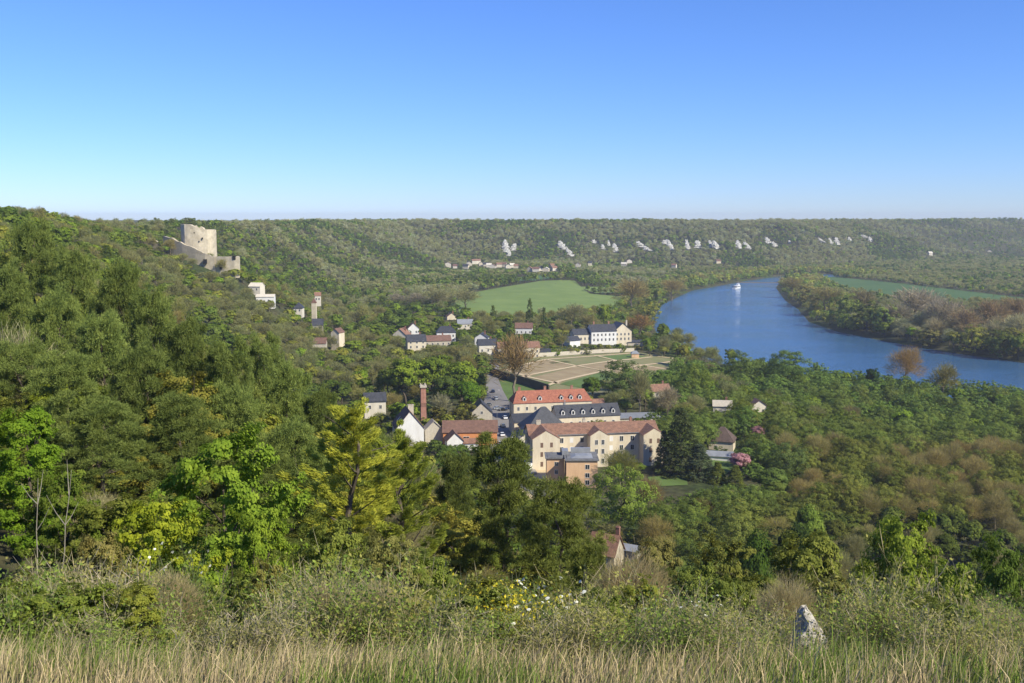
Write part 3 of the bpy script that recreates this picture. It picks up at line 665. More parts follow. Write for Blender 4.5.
# --- dark hipped hall left of it
t = thing('hall', 'low hall with a steep dark slate pyramid roof beside the street', 'building', (12.5, 389, ZT), R(13))
gable(t, 17, 14, 5.6, 7.6, 'cream', 'slate', 'x', hip=7.6, ov=.5)
t = thing('shed', 'small lean-to building with dark slate roof on the street side', 'building', (4.2, 402, ZT), R(13))
gable(t, 9, 10, 5.4, 2.6, 'cream', 'slate', 'x', ov=.3); window(t, faces(9, 10)['l'], 0, 2.6, 1, 1.4, 0)
t = thing('shed', 'narrow cream house with slate roof and zinc porch between hall and long building', 'building', (5.2, 371, ZT), R(13))
rf = gable(t, 7, 9, 5.6, 2.6, 'palecream', 'slate', 'y', ov=.3)
b = MB(); b.box(-1.0, 1.6, -6.4, -4.6, -2, 4.6); b.build('porch', M['zinc'], t); window(t, faces(7, 9)['l'], 0, 2.6, 1, 1.4, 0)
# --- long red-roofed range at the back
t = thing('apartment_building', 'long cream range with red tiled mansard roof and five dormers at the back', 'building', (17, 434.5, ZT), R(11))
rf = gable(t, 35, 10, 7.9, 4.2, 'cream', 'redtile', 'x', hip=2.2, ov=.35)
for k, x in enumerate((-12.6, -5.6, 4.0, 8.4, 12.4)): dormer(t, x, -4.4, 8.4, 1.5, 1.4, 3.0, 'white', 'tile')
for k in range(9): window(t, faces(35, 10)['f'], -15.4+k*3.8, 4.4, .9, 1.5, 0)
for k in range(9): window(t, faces(35, 10)['f'], -15.4+k*3.8, 1.0, .9, 1.5, 0)
for x in (-14, -2.4, 9.8): chimney(t, x, .6, 11.0, 13.6, 1.1, .6)
b = MB(); b.box(4.8, 5.6, -5.25, -5.0, -1, 8.2); b.build('downpipe', M['zinc'], t)
gable(t, 6.5, 6, 5.2, 2.0, 'cream', 'tile', 'x', cx=20.9, cy=.5, wname='annex', rname='annex_roof')
EXCL.append([(-4, 380), (50, 392), (50, 445), (-4, 440)]); CLEAR.append((511, 388, 615, 422, 384))
# flat industrial roofs and greenhouse to the right of it
t = thing('workshop', 'low workshop with flat pale grey roof behind the courtyard trees', 'building', (53.5, 422, 11.6), R(8))
b = MB(); b.box(-9, 9, -5, 5, -3, 3.4); b.build('wall', M['beige'], t); b = MB(); b.box(-9.6, 9.6, -5.6, 5.6, 3.4, 3.7); b.build('flat_roof', M['zinc'], t)
window(t, faces(18, 10)['f'], -4, 1, 3, 1.4, 0); window(t, faces(18, 10)['f'], 3, 1, 3, 1.4, 0)
t = thing('greenhouse', 'long glasshouse with pale ridge beside the workshop', 'greenhouse', (60, 398, 10.8), R(8))
gable(t, 12, 7, 2.2, 1.3, 'palecream', 'zinc', 'x'); EXCL.append([(42, 408), (72, 412), (72, 432), (42, 430)]); EXCL.append([(52, 391), (68, 393), (68, 404), (52, 402)]); CLEAR.append((612, 401, 655, 409, 416)); CLEAR.append((612, 409, 640, 418, 390))
# --- left side of the street
t = house('gabled_house', 'white gabled house with steep brown roof among the trees left of the street', 408, 430, 379, 10.5, 12, 9.8, 6.4, 'white', 'browntile', 14, 'y', z=10.2, wins=[('f', -2.2, 5.3, .9, 1.3), ('f', 2.0, 1.6, 1, 1.4)], clear=(392, 407, 425, 441))
chimney(t, 1.2, .5, 13.5, 17.5, 2.2, 1.0, 'beige')
sk = MB()
for yy in (-2.4, .4): sk.add([(-4.0, yy-.5, 11.75), (-2.6, yy-.5, 13.45), (-2.6, yy+.5, 13.45), (-4.0, yy+.5, 11.75)], [(0, 1, 2, 3)])
for k in range(2): pass
s1 = MB(); s1.add([(-4.2, -3.4, 11.45+.3), (-2.9, -3.4, 13.03+.3), (-2.9, -2.5, 13.03+.3), (-4.2, -2.5, 11.45+.3)], [(0, 1, 2, 3)]); s1.build('skylight', M['frame'], t)
s1 = MB(); s1.add([(-4.2, -.4, 11.75), (-2.9, -.4, 13.33), (-2.9, .5, 13.33), (-4.2, .5, 11.75)], [(0, 1, 2, 3)]); s1.build('skylight', M['frame'], t)
p = at(423.5, 430, 392); t = thing('chimney_stack', 'tall square brick chimney stack rising behind the white gabled house', 'chimney', (p.x, p.y, 12), R(14))
b = MB(); b.add([(-1.2, -1.2, -2), (1.2, -1.2, -2), (1.2, 1.2, -2), (-1.2, 1.2, -2), (-1.0, -1.0, 20.6), (1.0, -1.0, 20.6), (1.0, 1.0, 20.6), (-1.0, 1.0, 20.6)], [(0, 1, 5, 4), (1, 2, 6, 5), (2, 3, 7, 6), (3, 0, 4, 7), (4, 5, 6, 7)]); b.build('shaft', M['brick'], t)
b = MB(); b.box(-1.35, 1.35, -1.35, 1.35, 20.6, 21.3)
for x in (-1.1, .7):
    for y in (-1.1, .7): b.box(x, x+.4, y, y+.4, 21.3, 22.1)
b.build('cap', M['beige'], t); CLEAR.append((419, 383, 428, 414, 390))
house('stone_barn', 'roofless beige stone gable between the brick stack and the street', 433, 425, 384, 7, 5, 6.0, 3.4, 'beige', 'beige', 14, 'y', z=11.5, clear=(428, 414, 440, 424), cat='barn')
t = house('barn', 'long barn with brown tiled roof and bright orange front near the street', 470, 432, 384, 21, 9, 5.2, 3.6, 'orange2', 'browntile', 3, 'x', z=ZT, clear=(443, 421, 497, 443), cat='barn', wins=[('f', -1.5, .2, 2.2, 3.2, 'dark'), ('f', 5, 1.2, 1.1, 1.4)])
t = house('cottage', 'small house with white gable in front of the orange barn', 454, 437, 374, 6.2, 6, 3.6, 3.0, 'white', 'browntile', 12, 'y', z=ZT, clear=(447, 428, 460, 441), wins=[('f', 0, 1, .9, 1.2)])
house('cottage', 'small low house with white front beside the orange barn doors', 471, 442, 374, 5.5, 4.5, 2.6, 1.3, 'white', 'tile', 6, 'x', z=ZT, clear=(466, 436, 477, 446))
house('gabled_house', 'pale stone house with pointed gable and slate roof at the street corner', 481, 418, 424, 9, 10, 5.0, 4.2, 'beige', 'slate', 6, 'y', z=ZT, clear=(470, 404, 493, 421), wins=[('f', 0, 4.4, .9, 1.2), ('f', -2, 1.4, 1, 1.4)])
# --- garden wall
def wall_run(name, label, pts, h, th, m, cat='wall', zoff=None, nseg=6, below=1.5, ruin=0):
    mb = MB(); r = np.random.default_rng(5); Q = []
    for (a, b) in zip(pts[:-1], pts[1:]):
        for k in range(nseg): q = k/nseg; Q.append([a[i]+(b[i]-a[i])*q for i in range(len(a))])
    Q.append(list(pts[-1])); top = []
    for i, q in enumerate(Q):
        A = Vector(Q[max(i-1, 0)][:2]); B = Vector(Q[min(i+1, len(Q)-1)][:2]); d = (B-A).normalized(); nn = Vector((-d.y, d.x))*th/2
        zb = (h1(q[0], q[1]) if len(q) < 4 else q[3])-below; zt = q[2] if len(q) > 2 else h1(q[0], q[1])+h
        zt += ruin*(r.random()-.5)
        mb.v += [(q[0]+nn.x, q[1]+nn.y, zb), (q[0]-nn.x, q[1]-nn.y, zb), (q[0]-nn.x, q[1]-nn.y, zt), (q[0]+nn.x, q[1]+nn.y, zt)]
        if i: 
            k = i*4; j = k-4
            for f in ((j, k, k+3, j+3), (k+1, j+1, j+2, k+2), (j+3, k+3, k+2, j+2)): mb.f.append(f); mb.mi.append(0)
    mb.f += [(0, 1, 2, 3)[::-1], tuple(len(mb.v)-4+i for i in range(4))]; mb.mi += [0, 0]
    o = mb.build(name, M[m]); return tag(o, label, cat)
gw = [tuple(G(a, b, 300)[:2]) for a, b in ((486, 373), (505, 380), (530, 387), (549, 393))]
M['oldwall'] = mat('old_wall', (.10, .085, .065), .95, .2, .8, bump=.4)
wall_run('garden_wall', 'long dark stone wall enclosing the kitchen garden', gw, 4.2, .6, 'oldwall')
for a in gw[:-1]: pass
CLEAR.append((488, 366, 548, 394, 500)); CLEAR.append((489, 378, 512, 412, 405)); CLEAR.append((496, 410, 513, 446, 352)); CLEAR.append((515, 458, 533, 474, 333)); CLEAR.append((590, 356, 676, 368, 560)); CLEAR.append((540, 356, 590, 392, 500))
wall_run('garden_wall', 'pale wall closing the far side of the kitchen garden', [tuple(G(a, b, 300)[:2]) for a, b in ((498, 358.5), (545, 356.8), (600, 353.2), (634, 351.6))], 2.6, .5, 'beige')
t = house('garden_pavilion', 'small brick coloured pavilion on the far garden wall', 635, 352.5, 672, 5, 4, 3.4, 1.4, 'orange', 'zinc', 0, hip=1.5, clear=(629, 347, 642, 354))
# --- big white house by the river beyond the garden
zz = 6
t = thing('manor_house', 'large white house with dark slate roofs beyond the kitchen garden', 'house', (69, 744, 6.8), R(16))
rf = gable(t, 20, 12, 8.6, 4.6, 'white', 'slate', 'x', cx=-2, ov=.4)
r2 = gable(t, 14, 14, 8.4, 5.6, 'cream', 'slate', 'y', cx=13.5, cy=2, ov=.5, wname='gable_wing', rname='gable_wing_roof')
r3 = gable(t, 14, 10, 6.6, 3.6, 'cream', 'slate', 'x', cx=-18, cy=1, wname='side_wing', rname='side_wing_roof', ov=.4)
for k in range(6): window(t, (0, -6, 1, 0, 0, -1), -10+k*3.1, 1.4, 1.1, 1.9, 0); window(t, (0, -6, 1, 0, 0, -1), -10+k*3.1, 5.2, 1.1, 1.7, 0)
for k in range(4): window(t, (13.5, -5, 1, 0, 0, -1), -4.6+k*3.1, 1.4, 1.1, 1.9, 0); window(t, (13.5, -5, 1, 0, 0, -1), -4.6+k*3.1, 5.0, 1.1, 1.7, 0)
for k in range(4): window(t, (-18, -4, 1, 0, 0, -1), -4.6+k*3.1, 2.4, 1.1, 1.9, 0)
chimney(t, -8, .5, 11.5, 15.4, 1.2, .7, 'brick'); chimney(t, 4, .5, 11.5, 15, 1.2, .7, 'brick'); chimney(t, 19, 2, 11.5, 15.4, 1.2, .8, 'beige')
EXCL.append([(34, 712), (102, 732), (94, 774), (30, 758)]); CLEAR.append((572, 324, 630, 345, 730))
house('cottage', 'low slate roofed annex left of the large white house', 572, 346, 716, 9, 8, 4.5, 2.6, 'white', 'slate', 30, clear=(566, 337, 577, 347))
house('cottage', 'low grey shed right of the large white house', 634, 344, 748, 12, 7, 2.6, 1.5, 'beige', 'slate', 10, clear=(629, 340, 641, 345))
# --- village houses left of the garden (label, px, py base, metres, L, W, Hw, Rf, wall, roof, rz, along, hip)
VH = [('long house with terracotta roof behind the big bare tree', 518, 358, 640, 27, 10, 7.4, 3.2, 'cream', 'tile', 8, 'x', 0, (496, 338, 541, 357)),
      ('cream house with blue-grey roof at the garden corner', 487, 357, 640, 12, 9, 8.5, 3.2, 'palecream', 'slate', 12, 'x', 0, (476, 339, 495, 356)),
      ('white fronted house with slate roof behind the garden corner house', 482, 347, 680, 9, 8, 6.8, 3, 'white', 'slate', -6, 'y', 0, (472, 338, 491, 344)),
      ('house with white front and grey hipped slate roof in the village', 446, 342, 690, 13, 9, 7.5, 3.6, 'white', 'slate', 6, 'x', 3, (436, 332, 456, 342)),
      ('long low house with brown tiled roof in the village', 437, 346, 665, 18, 8, 4.0, 3.2, 'beige', 'browntile', 14, 'x', 0, (424, 339, 449, 345)),
      ('cream house with grey slate roof in the village', 416, 349, 640, 12, 9, 5.6, 3.8, 'cream', 'slate', 14, 'x', 0, (410, 337, 424, 349)),
      ('house with red tiled gable roof in the village', 402, 342, 690, 10, 9, 5.5, 4.2, 'palecream', 'tile', -16, 'y', 0, (396, 327, 410, 338)),
      ('tall white gabled house in the village', 413, 338, 720, 8, 8, 7.5, 3.6, 'white', 'browntile', 12, 'y', 0, (409, 329, 417, 337)),
      ('pale two storey house among trees above the village', 465, 332, 780, 12, 9, 7.0, 3, 'palecream', 'zinc', 8, 'x', 0, (459, 320, 470, 330)),
      ('tiny cream gabled house among trees above the village', 451, 322, 860, 8, 7, 5, 3, 'cream', 'browntile', 14, 'y', 0, (447, 316, 456, 321)),
      ('white house with brown roof among the dark conifers', 524, 334, 760, 13, 9, 5.0, 3.6, 'white', 'browntile', -4, 'x', 0, (517, 325, 531, 334)),
      ('white shed with grey roof at the end of the long terracotta house', 545, 357, 660, 7, 6, 3.6, 2, 'white', 'slate', 0, 'x', 0, (541, 348, 550, 355)),
      ('pinkish house between tall trees right of the complex', 722, 415, 440, 8, 7, 4.6, 2.0, 'palecream', 'beige', -10, 'x', 0, (716, 404, 729, 410)),
      ('small orange tiled roof among the trees behind the workshop', 659, 397, 470, 9, 7, 3.4, 2.8, 'beige', 'tile', 12, 'x', 0, (652, 390, 667, 398)),
      ('small pale house half hidden beyond the pink tree', 757, 414, 450, 7, 6, 4.4, 2.4, 'palecream', 'browntile', 6, 'y', 0, (755, 405, 760, 409)),
      ('low cottage roof in trees left of the tall brick stack', 375, 410, 420, 9, 7, 4.5, 3, 'palecream', 'slate', 10, 'x', 0, (371, 401, 379, 406))]
for i, (lb, px, py, d, L, Wd, Hw, Rf, wl, rf, rz, al, hp, cl) in enumerate(VH):
    p = at(px, py, d); n = max(1, int(L/3.2)) if al == 'x' else 2
    Lx, Wx = (L, Wd)
    wins = [('f', -L/2+L*(k+.5)/n, zz_, .95, 1.5) for k in range(n) for zz_ in ((1.2, 4.2) if Hw > 5.5 else (1.2,))]
    house('house', lb, px, py, d, L, Wd, Hw, Rf, wl, rf, rz, al, hip=hp, wins=wins, z=p.z, clear=cl, chim=[(L*.22, .8, Hw+Rf*.5, Hw+Rf+1.2, .9, .6, 'brick')] if i < 14 and i != 11 else [])
# --- yellow house with the grey annex
t = house('yellow_house', 'pale yellow house with dark brown pyramid roof beside the dusty pink blossom tree', 722, 453, 377, 9.2, 9, 5.6, 4.4, 'cream', 'darktile', -18, 'x', hip=3.9, z=9.6, clear=(704, 428, 735, 452), wins=[('f', -1.8, 2.4, .9, 1.2), ('l', 0, 2.4, 1, 1.3)])
gable(t, 7, 6, 2.9, 2.6, 'beige', 'darktile', 'x', cx=-6.4, cy=-.5, wname='lean_to', rname='lean_to_roof')
t = house('garage', 'small white garage with grey metal roof in front of the yellow house', 719, 465, 359, 9.5, 7, 3.0, 1.1, 'white', 'zinc', -14, 'x', z=10.2, clear=(706, 453, 730, 469), wins=[('f', -2.6, .1, 2.4, 2.3, 'frame')])
# --- red-roofed house at the foot of the brow
t = house('cottage', 'cottage with weathered red tiled roof at the foot of the slope', 606, 556, 231, 6.6, 6, 3.2, 3.9, 'greystone', 'tile', -28, 'x', z=17.5, clear=(597, 530, 611, 546), wins=[('f', 1, 1, .8, 1.2)])
chimney(t, 2.8, .5, 6.2, 9.0, .9, .7, 'brick')
house('shed', 'low shed with pale sheet roof beside the red roofed cottage', 631, 552, 236, 5, 4, 2.4, .8, 'beige', 'zinc', -30, 'x', z=17, clear=(624, 540, 640, 549))
# --- houses and rock on the castle hillside
HH = [('white cliffside house with pale roof under the ruined keep', 257, 292, 690, 11, 8, 5.2, 2.2, 'palecream', 'palecream', -10, (247, 282, 264, 292)),
      ('white terraced house on the hillside below the ruined keep', 266, 304, 680, 16, 8, 6.5, 1.4, 'white', 'palecream', 6, (256, 293, 281, 303)),
      ('small turreted house with slate roof on the hillside', 299, 313, 690, 8, 7, 5.0, 3.4, 'palecream', 'slate', 0, (293, 306, 304, 318)),
      ('old house with dark slate roof beside the slender stone tower', 318, 330, 660, 9, 8, 4.6, 3.8, 'beige', 'slate', 10, (308, 316, 325, 330)),
      ('tall cream wall house below the slender stone tower', 338, 348, 640, 8, 7, 13, 2.5, 'cream', 'browntile', -20, (333, 328, 346, 348)),
      ('pink fronted house above the slender stone tower', 318, 302, 760, 6, 6, 6.5, 2.2, 'palecream', 'tile', 10, (313, 294, 323, 301)),
      ('stone house at the bottom of the hillside hamlet', 320, 352, 620, 11, 8, 7.5, 3, 'beige', 'browntile', 4, (311, 341, 330, 351))]
for i, (lb, px, py, d, L, Wd, Hw, Rf, wl, rf, rz, cl) in enumerate(HH):
    cl = (cl[0]+2, cl[1]+1, cl[2]-2, cl[1]+.62*(cl[3]-cl[1])); L *= .75; Hw *= .8; p = at(px, py, d); house('house', lb, px, py, d, L, Wd, Hw, Rf, wl, rf, rz, 'x' if i != 4 else 'y', hip=3 if i == 2 else 0, z=p.z, clear=cl, wins=[('f', -L*.25, Hw*.35, 1, 1.5), ('f', L*.2, Hw*.35, 1, 1.5)])
p = at(314.5, 322, 668); t = thing('stone_tower', 'slender pale stone tower rising beside the slate roofed house', 'tower', (p.x, p.y, p.z))
b = MB(); b.box(-1.5, 1.5, -1.5, 1.5, -4, 13); b.build('shaft', M['stone'], t); b = MB(); b.add([(-1.7, -1.7, 13), (1.7, -1.7, 13), (1.7, 1.7, 13), (-1.7, 1.7, 13), (0, 0, 16.5)], [(0, 1, 4), (1, 2, 4), (2, 3, 4), (3, 0, 4), (3, 2, 1, 0)]); b.build('roof', M['browntile'], t); CLEAR.append((311, 298, 318, 318, 660))
# --- the ruined keep and its curtain walls
def keep():
    c = at(199, 240, 708); t = thing('castle_keep', 'ruined pale stone keep with broken top on the wooded hillside', 'castle', (c.x, c.y, 0))
    n = 40; mb = MB(); ro = 11.6; ri = 8.6; r = np.random.default_rng(2)
    rings = 14; V = []
    for k in range(n):
        an = 2*math.pi*k/n; sq = 1/max(abs(math.cos(an)), abs(math.sin(an))); f = 1*.45+.55*min(sq, 1.22)       # rounded square plan
        ca, sa = math.cos(an+.12), math.sin(an+.12); x = ca*ro*f
        top = np.interp(x, [-11, -2.5, 1, 7, 9, 12], [95.0, 94.9, 93.3, 91.4, 91.4, 91.2])+r.uniform(-.15, .15)
        if sa > .2: top -= r.uniform(0, 3.0)
        V.append((ca, sa, f, top))
    zb = 58
    for (ca, sa, f, top) in V:
        for j in range(rings+1):
            z = zb+(top-zb)*j/rings; jt = 1+r.uniform(-.012, .012)+.02*(1-j/rings); mb.v.append((ca*ro*f*jt, sa*ro*f*jt, z))
        for j in range(3): z = top-(top-66)*j/2; mb.v.append((ca*ri*f, sa*ri*f, z-.05))
    m = rings+4
    for k in range(n):
        a = k*m; b = ((k+1) % n)*m
        for j in range(m-1): mb.f.append((a+j, b+j, b+j+1, a+j+1)); mb.mi.append(0)
    mb.build('tower', M['stone'], t)
    for (dx, z, w, h) in ((6.0, 84.6, .8, 1.3), (3.6, 82.6, .6, .9), (.5, 88.8, 1.0, .6)):
        o = MB(); yy = -math.sqrt(max(0, 1-(dx/ro)**2))*ro*.98-.6
        o.box(dx-w/2, dx+w/2, -11.75, -11.2, z, z+h); o.build('window_opening', M['dark'], t)
    EXCL.append([(c.x-15, c.y-14), (c.x+15, c.y-14), (c.x+15, c.y+14), (c.x-15, c.y+14)]); CLEAR.append((181, 222, 217, 252, 700))
keep()
def wpt(px, pt, pb, d): a = at(px, pt, d); b = at(px, pb, d); return (a.x, a.y, a.z, b.z)
w1 = [wpt(164, 236.5, 246, 704), wpt(172, 237.5, 249, 699), wpt(183, 243.5, 254, 694), wpt(196, 249, 261, 690), wpt(205.5, 253.5, 268, 688), wpt(215, 257, 272, 688)]
wall_run('curtain_wall', 'sloping grey stone curtain wall below the ruined keep', w1, 0, 1.8, 'greystone', ruin=.8, below=4, nseg=5)
w2 = [wpt(215.3, 256.8, 272, 689), wpt(226, 256.3, 272, 687), wpt(237.5, 256.3, 272, 686), wpt(238.5, 257.0, 271, 700)]
wall_run('curtain_wall', 'low square bastion wall at the right foot of the ruined keep', w2, 0, 1.8, 'stone', ruin=.5, below=4, nseg=4)
w3 = [wpt(144, 238.6, 243, 722), wpt(150, 238, 243, 720), wpt(160, 242.5, 246, 716)]
wall_run('curtain_wall', 'short ruined wall fragment left of the curtain wall', w3, 0, 1.5, 'greystone', ruin=.5, below=3)
for (px, py, w) in ((205.3, 261.5, 2.2), (234.5, 257.6, 2.0), (221, 268, 1.3)):
    q = at(px, py, 686.2); mb = MB(); mb.box(q.x-w/2, q.x+w/2, q.y-1.2, q.y+.5, q.z-w*.7, q.z+w*.7); tag(mb.build('wall_opening', M['dark']), {205.3: 'dark arched opening in the sloping curtain wall', 234.5: 'dark opening at the top corner of the bastion wall', 221: 'small dark opening low in the bastion wall'}[px], 'opening')
CLEAR.append((164, 236, 196, 252, 686)); CLEAR.append((196, 248, 239, 270, 684)); CLEAR.append((145, 238, 164, 243, 700))
# --- far village at the foot of the cliffs
FV = [(448, 266), (455, 267.3), (466, 268), (469, 265), (474, 263), (478, 262.6), (481, 265), (486, 265.2), (489, 266.4), (493, 267), (499, 266.3), (504, 266), (508, 267.2), (512, 266.7), (516, 267.2), (530, 270.6), (536, 270.8), (540, 269.8), (546, 270.4), (552, 266.8), (554, 270), (578, 266), (590, 264.8), (624, 264.8), (629, 261.8), (674, 266.8), (718, 262), (989, 252), (930, 254)]
r_ = np.random.default_rng(4)
for i, (px, py) in enumerate(FV):
    p = G(px, py+1, 900); wl = ['palecream', 'palecream', 'cream', 'beige'][i % 4]; rf = ['tile', 'browntile', 'slate', 'palecream', 'tile'][i % 5]
    L = float(r_.uniform(7, 11)); t = thing('village_house', 'small pale house in the far village at the foot of the cliffs' if px < 560 else 'small pale house among trees on the far valley floor', 'house', (p.x, p.y, p.z), R(float(r_.uniform(-30, 30))), 'houses of the far village' if px < 560 else 'scattered far houses')
    gable(t, L, 7, float(r_.uniform(3.5, 5.5)), 2.8, wl, rf, 'x' if i % 3 else 'y', below=2); EXCL.append([(p.x-7, p.y-9), (p.x+7, p.y-9), (p.x+7, p.y+6), (p.x-7, p.y+6)]); CLEAR.append((px-3, py-3, px+3, py+.4, p.y-6))
# --- chalk pinnacles along the far cliffs
def crag(px, py0, py1, wpx, lean=0, dull=False):
    wpx = wpx*.92
    p = G(px, py1, 900); s = p.y/F; wd = wpx*s; hh = (py1-py0)*s; r = np.random.default_rng(int(px*7+py0))
    nu, nv_ = 9, 11; mb = MB()
    for j in range(nv_):
        q = j/(nv_-1); wq = wd*.5*(1-.75*q**2.2)*(.6+.7*r.random())+.4
        for i in range(nu):
            an = math.pi*i/(nu-1); k = 1+r.uniform(-.25, .25)
            mb.v.append((-math.cos(an)*wq*k+lean*s*q+r.normal()*.4, -math.sin(an)*wq*.8*k+q*hh*1.15, q*hh+r.normal()*.5-1.5))
    for j in range(nv_-1):
        for i in range(nu-1): a = j*nu+i; mb.f.append((a, a+1, a+nu+1, a+nu)); mb.mi.append(0)
    o = mb.build('chalk_crag', M['chalk']); o.location = p
    EXCL.append([(p.x-wd*.6, p.y-10), (p.x+wd*.6, p.y-10), (p.x+wd*.6+lean*s, p.y+hh*1.2), (p.x-wd*.6+lean*s, p.y+hh*1.2)]); CLEAR.append((px-wpx*.4, py0+1, px+wpx*.4, py1, p.y-3))
    return o
CR = [(506, 240, 252, 7, -1), (513, 243.5, 250, 6, 2), (509, 250, 256, 5, 0), (563, 240.5, 249, 8, -3), (571, 248, 256, 7, -4), (594, 239.5, 243, 6, 0), (603, 244, 249, 5, 0), (609, 240, 246, 3, 0), (616, 243, 252, 6, -1), (642, 241, 247, 8, -4), (649, 246, 251, 9, -4),
      (665, 240, 244, 7, 0), (672, 239.5, 250, 6, -3), (688, 239.5, 249, 6, 0), (698, 240, 248, 7, 1), (711, 240, 247, 5, 0), (717, 240.5, 248.5, 7, -2), (739, 240, 248, 7, 0), (749, 241.5, 249, 7, -3), (768, 237.5, 243.5, 6, 0), (775, 241, 246, 5, -1), (790, 240, 243.5, 3, 0), (822, 237.5, 242, 7, -3), (831, 238, 244, 4, 0), (838, 237.5, 245, 6, 0), (850, 236.5, 240, 4, 0), (865, 234.5, 237.5, 8, -2), (871, 236.5, 242, 4, 0)]
for i, c in enumerate(CR):
    o = crag(*c); tag(o, 'white chalk crag standing out of the wooded far cliff', 'crag', 'white chalk crags along the far cliff')
# --- boat with wake
def boat():
    p = at(737, 287.2, 1400); t = thing('river_boat', 'white river cruise boat with dark rear awning heading upstream', 'boat', (p.x, p.y, 0), R(62))
    hb = MB(); L = 34; secs = [(-L/2, 2.6), (-L/2+1, 3.0), (6, 3.1), (11, 2.4), (15, 1.1), (L/2, .12)]
    for x, w in secs: hb.v += [(x, -w*.8, -.8), (x, -w, 1.7), (x, w, 1.7), (x, w*.8, -.8)]
    for i in range(len(secs)-1):
        a = i*4; b = a+4
        for f in ((a, b, b+1, a+1), (a+1, b+1, b+2, a+2), (a+2, b+2, b+3, a+3)): hb.f.append(f); hb.mi.append(0)
    hb.f.append((0, 1, 2, 3)); hb.mi.append(0); hb.build('hull', M['boatwhite'], t)
    c = MB(); c.box(-9, 9, -2.5, 2.5, 1.72, 4.3); c.build('cabin', M['boatwhite'], t)
    c = MB(); c.box(-8.6, 8.6, -2.56, 2.56, 2.5, 3.5); c.build('window_band', M['glass'], t)
    c = MB(); c.box(-9.5, 7.5, -2.7, 2.7, 4.32, 4.5); c.build('upper_deck', M['boatwhite'], t)
    c = MB(); c.box(2.0, 7.0, -1.6, 1.6, 4.5, 6.6); c.box(1.7, 7.3, -1.8, 1.8, 6.6, 6.75); c.build('wheelhouse', M['boatwhite'], t)
    c = MB(); c.box(-16, -9.6, -2.6, 2.6, 4.1, 4.25)
    for x in (-15.8, -10): 
        for y in (-2.4, 2.4): c.box(x-.08, x+.08, y-.08, y+.08, 1.6, 4.1)
    c.build('awning', M['slate'], t)
    c = MB(); c.tube([(7.4, 0, 6.7), (7.4, 0, 10)], [.09, .05], 6); c.build('mast', M['frame'], t)
    # wake: low ridges of water
    wk = MB(); u = Vector((math.cos(R(62)), math.sin(R(62)))); nrm = Vector((-u.y, u.x))
    for sgn in (-1, 1):
        for k in range(14):
            a = Vector((p.x, p.y))-u*(12+k*6)+nrm*sgn*(2.2+k*1.5); b = Vector((p.x, p.y))-u*(18+k*6)+nrm*sgn*(3.7+k*1.5); hgt = .34*(1-k/16); wd = .9
            n2_ = (b-a).normalized(); m_ = Vector((-n2_.y, n2_.x))*wd
            wk.add([(a.x-m_.x, a.y-m_.y, -.02), (a.x, a.y, hgt), (a.x+m_.x, a.y+m_.y, -.02), (b.x-m_.x, b.y-m_.y, -.02), (b.x, b.y, hgt*.95), (b.x+m_.x, b.y+m_.y, -.02)], [(0, 1, 4, 3), (1, 2, 5, 4)])
    o = wk.build('wake', bpy.data.materials['river_water']); o['kind'] = 'stuff'; o['label'] = 'spreading wake of the river boat'
M['boatwhite'] = paint('boat_white', (.8, .8, .78))
boat()
# --- parked cars
def car_proto():
    root = thing('parked_car', 'x', 'car', (0, 0, 0))
    prof = [(-2.1, .35), (-2.15, .75), (-1.95, .95), (1.0, .92), (1.95, .78), (2.12, .55), (2.08, .32)]
    b = MB(); n = len(prof)
    for s in (-.86, .86): b.v += [(x, s, z) for x, z in prof]
    b.f += [tuple(range(n)), tuple(range(n, 2*n))[::-1]]+[(i, i+n, (i+1) % n+n, (i+1) % n) for i in range(n)]; b.mi += [0]*(n+2)
    kids = [b.build('body', CARP[0], root)]
    g = MB(); g.add([(-1.75, -.78, .93), (1.0, -.78, .9), (1.0, .78, .9), (-1.75, .78, .93), (-1.3, -.62, 1.42), (.25, -.62, 1.42), (.25, .62, 1.42), (-1.3, .62, 1.42)], [(0, 1, 5, 4), (1, 2, 6, 5), (2, 3, 7, 6), (3, 0, 4, 7), (4, 5, 6, 7)]); kids.append(g.build('windows', M['glass'], root))
    r = MB(); r.box(-1.28, .22, -.63, .63, 1.425, 1.47); kids.append(r.build('roof', CARP[0], root))
    for x in (-1.3, 1.3):
        for y in (-.86, .86):
            w = MB(); w.tube([(x, y-.1, .33), (x, y+.1, .33)], [.33, .33], 12); o = w.build('wheel', M['tyre'], root); kids.append(o)
            q = MB(); sgn = 1 if y > 0 else -1; q.tube([(x, y+sgn*.09, .33), (x, y+sgn*.12, .33)], [.19, .19], 10); q.build('rim', M['rim'], o)
    for y in (-.6, .6): q = MB(); q.box(2.02, 2.15, y-.17, y+.17, .55, .72); kids.append(q.build('headlight', M['frame'], root))
    return root, kids
CARP = [paint('white_paint', (.75, .75, .75)), paint('silver_paint', (.38, .40, .42)), paint('dark_blue_paint', (.02, .03, .07)), paint('black_paint', (.015, .015, .017)), paint('grey_paint', (.14, .15, .16)), paint('red_paint', (.32, .03, .02))]
